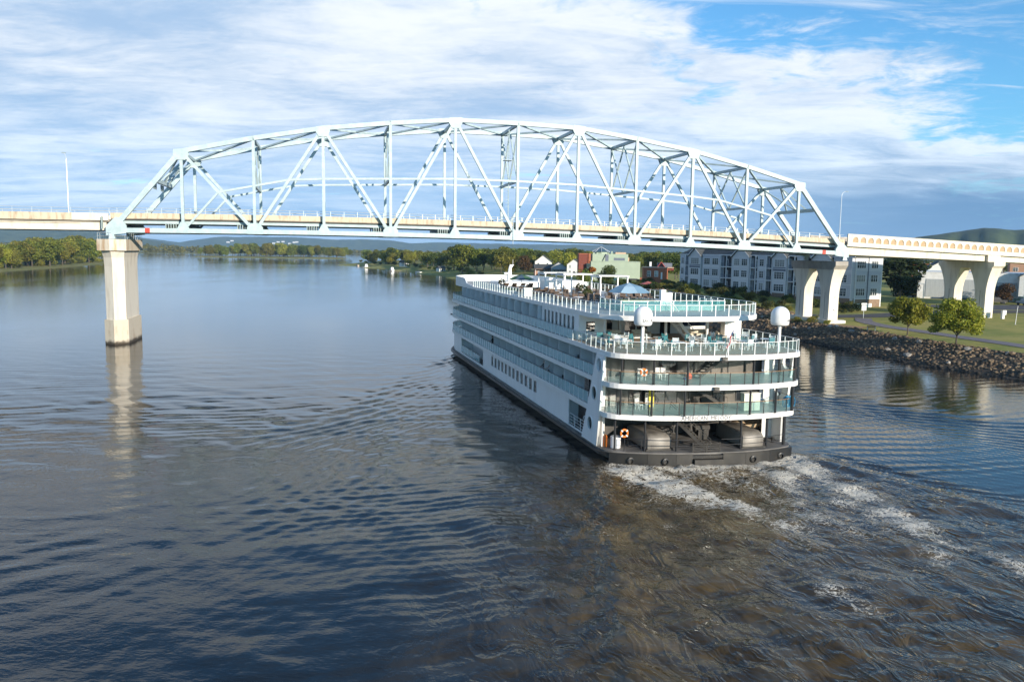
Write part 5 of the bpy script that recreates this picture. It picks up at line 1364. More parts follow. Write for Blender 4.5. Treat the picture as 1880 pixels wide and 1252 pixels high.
def make_apartments():
    L = (58.5, 282.0); ang = math.atan2(-.933, .36)
    t = thing('apartment_block', 'long grey blue three storey apartment block with gables and balconies facing the river', 'apartment building', (L[0], L[1], 0), ang)
    z0, st, D, LEN = 6.2, 3.55, 10.5, 80.5; ze = z0 + 3*st
    MB().box(0, LEN, 1.2, D, 1.5, z0).build('brick_base', M_BRICKB, t)
    MB().box(0.02, LEN - .02, 1.6, D - .02, z0, ze).build('wall', M_SID, t)
    MB().box(LEN - .02, LEN + .03, 1.4, D, z0 + 2*st + .05, ze).build('end_gable_wall', M_SIDW, t)
    for y in (1.4, 5.6, D - .3): MB().box(LEN - .01, LEN + .08, y - .0, y + .3, 2.0, ze).build('corner_board', M_SLATE if y == 5.6 else M_TRIM, t)
    mb = MB(); mb.loft([[(-.6, .6, ze), (LEN + .6, .6, ze), (LEN + .6, D + .6, ze), (-.6, D + .6, ze)], [(-.6, .6, ze + .25), (LEN + .6, .6, ze + .25), (LEN + .6, D + .6, ze + .25), (-.6, D + .6, ze + .25)], [(4, D/2, ze + 3.2), (LEN - 4, D/2, ze + 3.2), (LEN - 4, D/2 + .1, ze + 3.2), (4, D/2 + .1, ze + 3.2)]])
    mb.build('roof', M_ROOFD, t)
    MB().box(-.62, LEN + .62, .52, .60, ze - .02, ze + .24).build('gutter', M_TRIM, t)
    def bay(u0, u1, out, groups, gable=False, slate=True):
        b = MB().box(u0, u1, -out + 1.2, 1.6, z0 - .6, ze - (0 if gable else .1)).build('bay', M_SIDW if gable else M_SID, t)
        yf = -out + 1.2
        MB().box(u0, u1, yf - .03, yf, z0 - 1.2, z0 - .02).build('bay_base', M_BRICKB, b)
        if slate:
            MB().box(u0 + .1, u1 - .1, yf - .035, yf - .002, z0 + 2*st - .75, z0 + 2*st + .35).build('spandrel', M_SLATE if gable else M_SIDW, b)
        for x in (u0, u1 - .18): MB().box(x, x + .18, yf - .05, yf + .02, z0 - .6, ze).build('corner_board', M_TRIM, b)
        for fl in range(3):
            zz = z0 + fl*st + .55
            for (c, w_, n) in groups: window(b, c, zz, w_, 1.95, n, yf - .004, 3)
            if fl: MB().box(u0, u1, yf - .045, yf - .001, z0 + fl*st - .14, z0 + fl*st + .03).build('band', M_TRIM, b)
        if gable:
            xm = (u0 + u1)/2; rise = (u1 - u0)*.36
            MB().loft([[(u0, y, ze), (u1, y, ze), (xm, y, ze + rise)] for y in (yf, 1.6 + 2)]).build('gable', M_SIDW, b)
            gable_roof(MB(), u0, u1, yf, 4.5, ze + .03, rise, .5).build('gable_roof', M_ROOFD, b)
            for sg in (0, 1):
                xa, xb = ((u0 - .5, xm), (xm, u1 + .5))[sg]; za, zb = ((ze - .36, ze + rise), (ze + rise, ze - .36))[sg]
                MB().bar((xa, yf - .52, za), (xb, yf - .52, zb), .06, .28).build('barge_board', M_TRIM, b)
    def balcony(u0, u1, split=False):
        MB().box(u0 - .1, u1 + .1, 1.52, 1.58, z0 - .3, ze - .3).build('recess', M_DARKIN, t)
        for fl in range(3):
            zz = z0 + fl*st
            if fl: MB().box(u0 - .15, u1 + .15, .0, 1.5, zz - .26, zz).build('balcony_slab', M_TRIM, t)
            rl = MB().box(u0, u1, .03, .06, zz + 1.0, zz + 1.07)
            for k in range(int((u1 - u0)/.22)): rl.box(u0 + k*.22, u0 + k*.22 + .035, .03, .06, zz + .05, zz + 1.0)
            rl.build('balcony_railing', M_SLATE, t)
            c = (u0 + u1)/2 if not split else u0 + 1.5
            d_ = MB().box(c - .62, c + .62, 1.44, 1.50, zz + .02, zz + 2.35).build('balcony_door', M_TRIM, t)
            MB().box(c - .45, c + .45, 1.42, 1.438, zz + .15, zz + 2.15).build('door_glass', M_WGL, d_)
        for x in ((u0, u1) if not split else (u0, (u0 + u1)/2, u1)): MB().box(x - .12, x + .12, .0, .24, z0 - .3, ze - .1).build('balcony_post', M_TRIM, t)
    bay(0, 3.1, .7, [(1.55, 1.5, 2)])
    balcony(3.7, 6.0)
    bay(6.5, 13.2, 1.3, [(9.85, 4.6, 4)], True)
    bay(13.9, 23.5, .9, [(16.4, 3.2, 3), (21.0, 3.2, 3)], False)
    balcony(24.2, 30.2, True)
    bay(30.7, 38.9, 1.3, [(32.9, 2.7, 3), (36.7, 2.7, 3)], True, False)
    balcony(39.4, 41.8)
    bay(42.4, 46.3, .8, [(44.35, 1.9, 2)])
    balcony(46.8, 49.4)
    bay(50.0, 55.9, 1.3, [(52.95, 4.2, 4)], True)
    balcony(56.4, 59.0)
    bay(59.7, 62.4, .8, [(61.05, 1.6, 2)])
    balcony(63, 66)
    bay(66.5, 73.2, 1.3, [(69.85, 4.4, 4)], True)
    bay(74, 80.4, .8, [(77.2, 3.2, 3)])
    # end wall towards the bridge: windows turned to face along the block
    ew = MB().box(LEN + .031, LEN + .06, 1.6, D - .1, z0 - .2, z0 + .0).build('end_band', M_TRIM, t)
    for fl in range(3):
        for y, w_, n in ((3.4, 2.9, 4 if fl else 4), (7.9, 2.2, 3)):
            o = window(t, 0, 0, w_, 1.75, n, 0, 2); o.location = (LEN + .05, y, z0 + fl*st + .8); o.rotation_euler = (0, 0, math.pi/2)
    for y in (2.0, 5.0): MB().box(LEN - .3, LEN + .04, y, y + 2.6, 2.4, 4.9).build('garage_door', M_TRIM, t)
make_apartments()

def simple_house(name, label, x, y, rot, w_, d_, h, rise, m_wall, wins=((-.28, 1), (.28, 1)), along='x', roof=None, z=None, cat='house', porch=False, group=None, floors=1):
    z = lz(x, y) if z is None else z
    t = thing(name, label, cat, (x, y, z), rot, group)
    MB().box(-w_/2, w_/2, -d_/2, d_/2, -.8, h).build('wall', m_wall, t)
    gable_roof(MB(), -w_/2, w_/2, -d_/2, d_/2, h + .15, rise, .45, along).build('roof', roof or M_ROOFD, t)
    if along == 'y':
        MB().loft([[(-w_/2, q, h), (w_/2, q, h), (0, q, h + rise)] for q in (-d_/2 + .01, d_/2 - .01)]).build('gable', m_wall, t)
    for fl in range(floors):
        for f, n in wins: window(t, f*w_, .9 + fl*2.8, .9*n, 1.4, n, -d_/2 - .004)
    MB().box(-.5, .5, -d_/2 - .06, -d_/2 - .004, .0, 2.1).build('door', M_DARKIN, t)
    if porch:
        MB().box(-w_/2, w_/2, -d_/2 - 2.2, -d_/2 - .1, 2.5, 2.7).build('porch_roof', M_ROOFD, t)
        for f in (-.48, 0, .48): MB().box(f*w_ - .09, f*w_ + .09, -d_/2 - 2.15, -d_/2 - 1.97, -.5, 2.5).build('porch_post', M_TRIM, t)
    return t
TOWARD = math.atan2(-.05, 1)
M_HW = mat('white_clapboard', (.72, .72, .70), .7, var=(.64, .64, .62), scale=1, stretch=(.2, .2, 6), bump=.15)
M_HG = mat('grey_clapboard', (.42, .44, .46), .7, var=(.36, .38, .40), scale=1, stretch=(.2, .2, 6), bump=.15)
M_HB = mat('tan_brick_house', (.45, .25, .16), .8, var=(.38, .2, .13), scale=2)
simple_house('gabled_house', 'tall dark roofed white house half hidden among the trees', 17, 446, -.1, 9, 9, 6.0, 3.4, M_HW, along='y', floors=2)
simple_house('brick_house', 'low brick house with white porch beside the russet tree', 15.5, 412, .05, 9, 8, 3.2, 1.8, M_HB, porch=True)
simple_house('grey_house', 'small grey house with a steep front gable, third from the russet tree', 23, 404, .0, 7.5, 8, 3.8, 2.6, M_HG, along='y', porch=True)
simple_house('white_house', 'white gabled house next to the brick wing of the green building', 30.3, 392, -.15, 7, 9, 5.4, 2.6, M_HW, along='y', floors=2)
simple_house('boat_house', 'tiny white boat house at the water edge below the shore trees', -52, 575, .6, 5, 5, 2.6, 1.4, M_HW)
simple_house('small_cottage', 'white cottage among dark shore trees near the point', -96, 705, .5, 7, 6, 2.8, 1.8, M_HW)
simple_house('lawn_cottage', 'white cottage by the lawn nearest the dark point of land', -150, 850, .4, 8, 6, 3.0, 2.0, M_HW)
simple_house('side_house', 'white gabled house right of the viaduct at the picture edge', 153, 233, -.55, 9, 10, 7.6, 2.6, M_HW, along='y', floors=2)
simple_house('grey_roof_house', 'grey roofed white house behind the spruce under the viaduct', 120, 300, -.3, 12, 9, 6.5, 2.2, M_HW)
simple_house('dark_roof_house', 'black roofed white house before the long red brick building', 165, 310, -.3, 9, 9, 8.2, 2.6, M_HW, along='y')

def make_green_building():
    t = thing('green_building', 'sage green flat roofed building with glass lantern and dark red brick wing', 'building', (32.2, 331, 0), -.03)
    MB().box(0, 20.3, 0, 16, 2.5, 13.3).build('wall', M_GREENW, t)
    MB().box(-.12, 20.42, -.12, 16.1, 13.3, 13.55).build('parapet', M_GREENW, t)
    up = MB().box(.9, 15.8, 4.5, 15, 13.55, 16.6).build('upper_block', M_GREENW, t)
    MB().box(9.8, 14.4, 4.46, 4.49, 13.9, 15.0).build('dark_louvre', M_SLATE, up)
    MB().box(6.2, 7.6, 4.45, 4.49, 13.6, 16.3).build('stair_opening', M_SLATE, up)
    MB().bar((5.2, 4.2, 13.7), (6.6, 4.2, 16.6), .5, .12).build('roof_stair', M_DARKIN, up)
    MB().box(10.6, 15.0, 6, 12, 16.6, 17.3).build('tan_cap', mat('tan_stucco', (.52, .36, .25), .8), up)
    MB().box(15.0, 16.3, 5.0, 12, 13.6, 15.2).build('tan_return', mat('tan_stucco', (.52, .36, .25), .8), up)
    for x in (1.2, 2.6, 8.7): MB().box(x, x + .6, 5, 5.6, 16.6, 17.2 + (.5 if x > 8 else 0)).build('roof_vent', M_GREENW, up)
    ln = MB().lathe([(3.3, 16.6), (3.3, 17.4)], 8, (4.7, 8.5, 0)).build('lantern_drum', M_GREENW, t)
    MB().lathe([(3.75, 17.4), (.25, 19.5), (.05, 19.7)], 8, (4.7, 8.5, 0)).build('lantern_glass', mat('lantern_glass', (.06, .11, .15), .12), ln)
    for k in range(8):
        a = 2*math.pi*k/8; MB().bar((4.7 + 3.78*math.cos(a), 8.5 + 3.78*math.sin(a), 17.42), (4.7, 8.5, 19.62), .10, .10).build('lantern_rib', M_TRIM, ln)
    MB().box(-5.0, -.05, 1.0, 12, 2.5, 16.4).build('brick_wing', M_BRICKD, t)
    MB().box(-1.0, -.04, .6, 1.0, 2.5, 16.7).build('brick_pier', M_BRICKR, t)
    MB().box(-5.1, .0, .9, 12.1, 16.4, 16.7).build('wing_coping', M_BRICKR, t)
    MB().box(-1.8, -.1, -.6, .9, 2.5, 12.6).build('link_glazing', M_WGL, t)
    MB().box(20.3, 21.5, .8, 1.2, 3, 7.0).build('brick_screen', M_BRICKR, t)
    MB().box(15.6, 19.3, -.08, -.01, 5.7, 6.6).build('dock_opening', M_DARKIN, t)
    MB().box(13, 19.8, -3.2, -2.9, 3.5, 5.4).build('service_wall', mat('tan_block', (.50, .38, .28), .85, var=(.42, .31, .22), scale=2), t)
    MB().box(12.1, 12.9, -.14, -.01, 2.6, 5.0).build('panel', M_GREENW, t)
make_green_building()

def make_brick_shop():
    t = thing('brick_shop', 'small orange red brick building with two white windows and chimney', 'building', (49.2, 301, 5.5), -.1)
    MB().box(0, 9.0, 0, 9, -1, 6.2).build('wall', M_BRICKR, t)
    MB().box(-.15, 11.2, -.15, 9.1, 6.2, 6.5).build('cornice', mat('tan_stucco', (.52, .36, .25), .8), t)
    MB().box(9.0, 11.2, .5, 6, 5.3, 6.19).build('canopy', M_BRICKD, t)
    for x in (2.0, 4.7): window(t, x, 3.0, 1.25, 2.0, 2, -.004)
    MB().box(2.3, 3.1, 3, 3.8, 6.5, 8.4).build('chimney', M_TRIM, t)
    MB().box(5.6, 11, 5, 9, 6.5, 8.0).build('rear_block', M_SLATE, t)
    MB().box(6.4, 7.0, -.08, -.01, 2.0, 4.6).build('wall_sign', M_TRIM, t)
    gable_roof(MB(), 5.4, 8.2, 3.2, 6, 6.6, 1.9, .1).build('red_gable', mat('red_roof', (.50, .07, .04), .7), t)
make_brick_shop()

def make_white_building():
    t = thing('white_building', 'low white flat roofed commercial building behind the viaduct columns', 'building', (126, 244, 2.6), -.42)
    MB().box(-2, 30, 0, 26, 0, 9.9).build('wall', M_WHITEW, t)
    MB().box(.2, 15.2, -.12, -.01, 2.6, 8.0).build('viaduct_shade_face', M_GREYM, t)  # grey face puts the viaduct's shadow into the wall colour
    MB().box(16, 24, -.16, -.01, 3.5, 7.4).build('wall_panel', M_GREYM, t)
    sc = MB().box(18.2, 22.0, -.25, -.17, 3.8, 6.4).build('blue_sign', mat('deep_blue_sign', (.03, .06, .10), .5), t)
    MB().lathe([(.55, 0), (.55, .06)], 6, (0, 0, 0)).build('white_emblem', M_TRIM, sc, (20.6, -.27, 6.0)).rotation_euler = (math.pi/2, 0, 0)
    MB().box(-8, -.3, 2, 14, 0, 7.2).build('black_wing', mat('black_cladding', (.02, .02, .022), .6), t)
    MB().box(-7.5, -.4, 1.4, 1.95, 3.0, 3.3).build('yellow_canopy', mat('yellow_canopy', (.55, .38, .10), .7), t)
    for x in (-6.5, -4.6, -2.7): MB().box(x, x + 1.3, 1.9, 1.98, .4, 2.6).build('shop_window', M_WGL, t)
    MB().box(2.0, 14.5, -.18, -.125, .3, 2.5).build('dark_plinth', mat('deep_blue_sign', (.03, .06, .10), .5), t)
    MB().box(25, 29, -.2, -.01, 0, 4.2).build('brown_door', mat('brown_shutter', (.10, .06, .045), .7), t)
    for x, y in ((6, 8), (9, 12), (14, 9), (20, 10)): MB().box(x, x + 1.6, y, y + 1.4, 9.9, 11.0).build('roof_unit', M_GREYM, t)
    MB().box(-2.1, 30.1, -.1, 26.1, 9.9, 10.15).build('parapet_cap', M_WHITEW, t)
make_white_building()
t = thing('long_brick_building', 'long orange brick building with flat grey roof behind the viaduct', 'building', (168, 332, 4), -.35)
MB().box(-2, 30, 0, 18, -1, 10.4).build('wall', M_BRICKR, t); MB().box(-2.2, 30.2, -.2, 18.2, 10.4, 10.8).build('cornice', M_CONCG, t)
for k in range(7): window(t, 1.5 + k*4.2, 6.2, 1.6, 2.0, 2, -.004)
t = thing('tan_brick_block', 'tan brick block with rows of dark windows at the far right behind the house', 'building', (212, 330, 4), -.5)
MB().box(-6, 26, 0, 18, -1, 11.2).build('wall', mat('tan_brick', (.44, .27, .18), .85, var=(.38, .23, .15), scale=2), t)
for fl in range(2):
    for k in range(7): window(t, -4 + k*4.2, 4.6 + fl*3.2, 1.7, 1.5, 2, -.004)

# houses on the far hillside
rs = random.Random(3)
for k, u in enumerate((504, 512, 521, 533, 541, 546, 421, 428)):
    x, y, z = R_FAR(u, .24 + .04*(k % 3)); 
    o = simple_house('hillside_house', 'tiny white house on the blue far hillside', x, y - 15, 0, 26, 16, 11, 7, M_HW, wins=(), z=z - 2, group='houses on the far hillside')
# ================================================================== THINGS ON THE SHIP
def sw(b, a, z): return (SHIP_O[0] + SB[0]*b + SA[0]*a, SHIP_O[1] + SB[1]*b + SA[1]*a, z)
M_CUSH = mat('cream_cushion', (.66, .60, .48), .85, var=(.56, .50, .40), scale=4)
M_FRAMEW = mat('white_furniture_frame', (.78, .78, .77), .45)
M_FRAMED = mat('dark_furniture_frame', (.05, .045, .042), .55)
M_TABLE = mat('table_top', (.62, .70, .74), .3)
M_BROWN = mat('brown_wicker', (.10, .07, .05), .8, var=(.15, .10, .07), scale=8)

def make_chair(name, label, group, mf, ms):
    t = thing(name, label, 'chair', (0, 0, 0), 0, group)
    MB().box(-.24, .24, -.22, .24, .40, .45).build('seat', ms, t)
    mb = MB()
    for k in range(4): mb.box(-.24, .24, .235 + .015*k, .26 + .015*k, .52 + .11*k, .60 + .11*k)
    mb.box(-.27, -.235, .22, .30, .45, .98); mb.box(.235, .27, .22, .30, .45, .98); mb.build('backrest', ms, t)
    leg = MB().box(-.025, .025, -.025, .025, 0, .42).mesh('leg', mf)
    for x in (-.23, .23):
        for y in (-.2, .22): put('leg', leg, t, (x, y, 0))
        MB().box(x - .02, x + .02, -.22, .24, .62, .66).build('armrest', mf, t)
    return t
def make_table(name, label, group, m):
    t = thing(name, label, 'table', (0, 0, 0), 0, group)
    MB().lathe([(.48, .70), (.50, .72), (.48, .74)], 20).build('table_top', m, t)
    MB().lathe([(.26, 0), (.22, .03), (.045, .06), (.045, .70)], 12).build('pedestal', M_FRAMEW, t)
    return t
G_CH = 'chairs on the aft terrace'
ch0 = make_chair('terrace_chair', 'white framed terrace chair with slatted back on the open aft deck', G_CH, M_FRAMEW, mat('pale_slats', (.62, .70, .72), .5))
ch1 = make_chair('terrace_chair', 'white framed terrace chair with dark teal slats on the open aft deck', G_CH, M_FRAMEW, M_TEAL)
tb0 = make_table('terrace_table', 'round pale terrace table among chairs on the open aft deck', 'tables on the aft terrace', M_TABLE)
rs = random.Random(4)
TB = [(2.3, 3.4), (4.7, 2.0), (6.4, .6), (9.9, .5), (12.3, .8), (15.3, 1.8), (3.4, 6.2), (6.3, 4.4), (12.6, 4.6), (9.6, 3.4), (15.0, 4.8), (2.0, 8.0)]
used = [0, 0]
for k, (b, a) in enumerate(TB):
    o = tb0 if k == 0 else copy_tree(tb0); o.location = sw(b, a, Z4 + .013); o.rotation_euler = (0, 0, SHIP_TH)
    a0 = rs.uniform(0, 6.28); n = 3 if k % 3 else 4
    for j in range(n):
        th = a0 + j*6.28/n; q = (k + j) % 2; src = (ch0, ch1)[q]
        c = src if not used[q] else copy_tree(src); used[q] = 1
        c.location = sw(b + .82*math.cos(th), a + .82*math.sin(th), Z4 + .013); c.rotation_euler = (0, 0, SHIP_TH + th - math.pi/2 + rs.uniform(-.3, .3))
def make_sofa(b, a, rot, w_, label):
    t = thing('terrace_sofa', label, 'sofa', sw(b, a, Z4 + .013), SHIP_TH + rot)
    MB().box(-w_/2, w_/2, -.4, .4, .08, .28).build('base', M_FRAMEW, t)
    n = int(w_/.75)
    for k in range(n): x = -w_/2 + w_*k/n; MB().box(x + .02, x + w_/n - .02, -.40, .28, .285, .46).build('cushion', M_CUSH, t)
    MB().box(-w_/2, w_/2, .29, .42, .285, .82).build('backrest', M_CUSH, t)
    for x in (-w_/2 - .1, w_/2 + .005): MB().box(x, x + .095, -.4, .42, .08, .62).build('armrest', M_CUSH, t)
make_sofa(12.6, 9.6, 0, 2.4, 'long cream sofa facing aft below the dark screen')
make_sofa(13.9, 7.0, 1.2, 1.7, 'short cream sofa turned sideways near the white locker')
make_sofa(1.8, 6.0, -1.57, 2.2, 'cream sofa along the port glass rail of the terrace')
make_sofa(4.3, 9.4, .3, 1.6, 'cream sofa by the lounge glass behind the left satellite dome')
make_sofa(7.0, 9.8, 0, 1.6, 'cream sofa between the white columns of the terrace')

# white chairs and clutter on the two closed-in stern balconies
wc = make_chair('balcony_chair', 'white chair by the stern rail of the third deck, second from the port side', 'white chairs at the stern rails', M_FRAMEW, M_FRAMEW)
spots = [(4.9, 1.3, Z3, None), (3.3, 1.0, Z3, 'white chair with an orange life ring hung on it, third deck stern'), (5.6, 1.4, Z3, 'white chair by the stern rail of the third deck, third from the port side'),
         (3.4, 1.6, Z2, 'white chair leaning by the stern rail of the second deck, port side'), (4.4, 1.7, Z2, 'white chair next to the yellow board on the second deck')]
for k, (b, a, z, l) in enumerate(spots):
    o = wc if k == 0 else copy_tree(wc, label=l); o.location = sw(b, a, z + .013); o.rotation_euler = (0, 0, SHIP_TH + .2*k)
def torus(R, r, m, name, parent=None, n=20, k=8):
    mb = MB(); rings = []
    for i in range(n):
        t = 2*math.pi*i/n; rings.append([((R + r*math.cos(2*math.pi*j/k))*math.cos(t), r*math.sin(2*math.pi*j/k), (R + r*math.cos(2*math.pi*j/k))*math.sin(t)) for j in range(k)])
    mb.loft(rings + rings[:1], cap=False); return mb.build(name, m, parent, smooth=True)
def lifebuoy(b, a, z, label, R=.33):
    t = thing('lifebuoy', label, 'life ring', sw(b, a, z), SHIP_TH)
    torus(R, .085, M_ORANGE, 'ring', t)
    for i in range(4):
        th = math.pi/4 + i*math.pi/2; c, s = math.cos(th), math.sin(th)
        MB().box(-.09, .09, -.095, .095, -.05, .05).build('reflective_band', M_FRAMEW, t, (R*c, 0, R*s)).rotation_euler = (0, -th, 0)
lifebuoy(1.75, .72, 2.35, 'orange life ring on the port post of the lower stern deck', .30)
lifebuoy(3.3, .65, Z3 + .72, 'orange life ring hanging on a white chair at the stern', .26)
t = thing('life_vest_bundle', 'orange red life vest bundle on the third deck floor at mid stern', 'life vests', sw(7.4, .6, Z3 + .013), SHIP_TH)
MB().lathe([(.05, 0), (.24, .08), (.28, .3), (.18, .5), (.05, .58)], 10).build('vest', mat('red_orange_vest', (.75, .10, .03), .7), t); MB().box(-.46, -.3, -.1, .1, 0, .2).build('blue_bag', mat('blue_bag', (.02, .06, .3), .6), t)
t = thing('orange_drum', 'upright orange canister at the port edge of the lower stern deck', 'canister', sw(.62, 2.1, Z1 + .01), SHIP_TH)
MB().lathe([(.16, 0), (.17, .1), (.17, .85), (.10, 1.0), (.05, 1.05)], 12).build('body', M_ORANGE, t)
t = thing('white_drum', 'grey white drum below the orange life ring', 'drum', sw(1.35, 1.6, Z1 + .01), SHIP_TH)
MB().lathe([(.42, 0), (.44, .05), (.44, .48), (.46, .5), (.44, .52), (.44, .95), (.38, 1.0)], 16).build('body', M_OFFW, t)
t = thing('yellow_board', 'tall yellow rescue board standing against the second deck wall', 'board', sw(5.0, 2.6, Z2 + .013), SHIP_TH)
MB().loft([[(-.22, .0, 0), (.22, 0, 0), (.22, .12, 0), (-.22, .12, 0)], [(-.24, .05, 1.2), (.24, .05, 1.2), (.24, .17, 1.2), (-.24, .17, 1.2)], [(-.12, .1, 2.1), (.12, .1, 2.1), (.12, .2, 2.1), (-.12, .2, 2.1)]]).build('board', mat('yellow_plastic', (.72, .55, .02), .45), t)
t = thing('white_cabinet', 'pale cabinet behind the glass rail above the ship name', 'cabinet', sw(12.6, -.6, Z2 + .013), SHIP_TH)
MB().box(-.75, .75, -.3, .3, .06, 1.5).build('body', mat('pale_mint_paint', (.66, .70, .60), .5), t); MB().box(-.80, .80, -.34, .34, 1.5, 1.56).build('top', M_FRAMEW, t); MB().box(-.012, .012, -.315, -.302, .1, 1.45).build('door_gap', M_FRAMED, t)
t = thing('blue_rope_coil', 'bright blue rope coils hung over the starboard end of the stern rail', 'rope', sw(16.35, -.55, Z2 + .2), SHIP_TH)
for k in range(7):
    o = torus(.42, .05, mat('bright_blue_rope', (.02, .28, .52), .6), 'coil', t, 18, 6); o.location = (-.42 + .14*k, .02*(k % 2), .42 + .04*(k % 3)); o.scale = (.45, 1, 1.0 + .06*(k % 3))
def work_boat():
    t = thing('work_boat', 'cream and brown open work boat stowed across the lower stern deck', 'boat', sw(14.6, 3.4, Z1 + .55), SHIP_TH)
    st = []
    for x, hw, zk, zs in ((-2.3, .62, .05, .62), (-1, .75, .0, .62), (.6, .74, .02, .66), (1.7, .5, .14, .74), (2.5, .05, .42, .86)):
        st.append([(x, -hw, zs), (x, -hw*.82, zs*.45 + zk*.5), (x, 0, zk), (x, hw*.82, zs*.45 + zk*.5), (x, hw, zs), (x, hw*.86, zs - .04), (x, 0, zk + .14), (x, -hw*.86, zs - .04)])
    MB().loft(st).build('hull', mat('tan_boat_hull', (.52, .40, .27), .5, var=(.42, .31, .2), scale=2), t)
    for x in (-1.4, 0, 1.1): MB().box(x, x + .25, -.6, .6, .45, .5).build('thwart', M_WOOD, t)
    MB().box(-2.5, -2.25, -.16, .16, .35, 1.05).build('outboard_motor', M_POST, t)
    for x in (-1.3, 1.1): MB().box(x, x + .12, -.7, .7, -.52, .12).build('cradle', M_TRANS, t)
work_boat()
# national flag drooping from its staff at the stern rail
def flag():
    b = 8.75; a = aft_edge(b, .05, 2.2) - .05
    t = thing('national_flag', 'drooping red and white striped flag with blue canton on the stern staff', 'flag', sw(b, a, Z4 - .1), SHIP_TH)
    MB().tube((0, 0, 0), (.35, -.35, 2.5), .03, 8).build('flagpole', M_FRAMEW, t)
    cols = [mat('flag_red', (.42, .03, .035), .8), mat('flag_white', (.72, .68, .66), .8)]; blue = mat('flag_blue', (.02, .04, .16), .8)
    def P(u, v):  # u along the hoist (0 top), v across the fly, folded by gravity
        top_ = Vector((.33, -.33, 2.35)); h = Vector((-.16, .16, -1.15))
        p = top_ + h*u*.62; sag = Vector((-.30*v + .08*math.sin(v*9 + u*3), .05*math.cos(v*8) - .03, -1.25*v*(1 - .35*u) - .15*u))
        return p + sag + Vector((.05*math.sin(u*14), .05*math.cos(u*11 + v*5), 0))
    for k in range(13):
        u0, u1 = k/13, (k + 1)/13; mb = MB(); vs = np.linspace(.42 if k < 7 else 0, 1, 10)
        mb.add([P(u, v) for v in vs for u in (u0, u1)], [(2*i, 2*i + 1, 2*i + 3, 2*i + 2) for i in range(9)]); mb.build('stripe', cols[k % 2], t)
    vs = np.linspace(0, .42, 8); us = np.linspace(0, 7/13, 5)
    MB().add([P(u, v) for v in vs for u in us], [(i*5 + j, i*5 + j + 1, (i + 1)*5 + j + 1, (i + 1)*5 + j) for i in range(7) for j in range(4)]).build('canton', blue, t)
flag()

# ---- sun deck ----
def make_lounger():
    t = thing('sun_lounger', 'dark sun lounger with raised back on the sun deck', 'sun lounger', (0, 0, 0), 0, 'loungers on the sun deck')
    MB().box(-.34, .34, -.95, .95, .22, .28).build('frame', M_FRAMED, t)
    MB().box(-.32, .32, -.93, .25, .285, .35).build('cushion', M_BROWN, t)
    MB().loft([[(-.32, .26, .29), (.32, .26, .29), (.32, .30, .36), (-.32, .30, .36)], [(-.32, .82, .72), (.32, .82, .72), (.32, .78, .80), (-.32, .78, .80)]]).build('backrest', M_BROWN, t)
    leg = MB().box(-.03, .03, -.03, .03, 0, .22).mesh('leg', M_FRAMED)
    for x in (-.3, .3):
        for y in (-.85, .85): put('leg', leg, t, (x, y, 0))
    return t
lg = make_lounger(); rs = random.Random(9); first = True
ROWS = [([(2.6 + 1.0*k, 21 + .3*k) for k in range(6)], 'dark sun lounger in the port row just forward of the pool fence'), ([(3 + 1.05*k, 32.5 + .2*k) for k in range(5)], 'dark sun lounger in the row beside the middle shade frame'),
        ([(2.6 + 1.1*k, 37.5) for k in range(4)], 'dark sun lounger in the row near the farthest shade frame'), ([(11.5 + .95*k, 25) for k in range(4)], 'dark sun lounger in the short starboard row by the nearest shade frame'), ([(3.2 + 1.2*k, 47.5) for k in range(4)], 'dark sun lounger around the dark green umbrella')]
for row, lab in ROWS:
    for b, a in row:
        o = lg if first else copy_tree(lg); first = False; o['label'] = lab; o.location = sw(b, a, Z5 + .013 + (.12 if 44 < a < 50 else 0)); o.rotation_euler = (0, 0, SHIP_TH + rs.uniform(-.15, .15) + (math.pi if a > 30 else 0))
dc0 = make_chair('deck_chair', 'dark armchair on the sun deck near the shade frames', 'dark armchairs on the sun deck', M_FRAMED, M_BROWN)
dt0 = make_table('deck_table', 'small white round table on the sun deck', 'tables on the sun deck', M_FRAMEW)
first = True
for k, (b, a) in enumerate([(4.2, 26.5), (7.4, 27.6), (10.4, 29.5), (13.2, 31.5), (5.0, 30.0), (8.6, 34.5), (11.8, 36), (4.6, 42.5), (7.8, 39), (12.4, 40), (10.2, 24.2), (6.4, 18.0), (3.4, 17.6), (13.6, 20)]):
    tt = dt0 if first else copy_tree(dt0); tt.location = sw(b, a, Z5 + .013)
    for j in range(3):
        th = k + j*2.1; c = dc0 if first and j == 0 else copy_tree(dc0); c.location = sw(b + .8*math.cos(th), a + .8*math.sin(th), Z5 + .013); c.rotation_euler = (0, 0, SHIP_TH + th - math.pi/2)
    first = False
def umbrella(b, a, col, label, h=2.5, R=1.7, rise=.75, tilt=0):
    t = thing('deck_umbrella', label, 'umbrella', sw(b, a, Z5 + .013), SHIP_TH)
    MB().tube((0, 0, 0), (0, 0, h), .035, 8).build('pole', M_FRAMEW, t); MB().lathe([(.35, 0), (.32, .07), (.06, .1)], 12).build('base', M_FRAMED, t)
    n = 8
    for k in range(n):
        a0, a1 = 2*math.pi*k/n, 2*math.pi*(k + 1)/n; am = (a0 + a1)/2; z = h - rise
        q = [(0, 0, h), (R*.55*math.cos(a0), R*.55*math.sin(a0), h - rise*.38), (R*math.cos(a0), R*math.sin(a0), z), (R*.93*math.cos(am), R*.93*math.sin(am), z - .06), (R*math.cos(a1), R*math.sin(a1), z), (R*.55*math.cos(a1), R*.55*math.sin(a1), h - rise*.38)]
        MB().add(q, [(0, 1, 5), (1, 2, 3), (1, 3, 5), (3, 4, 5)]).build('canopy_panel', col[k % len(col)], t)
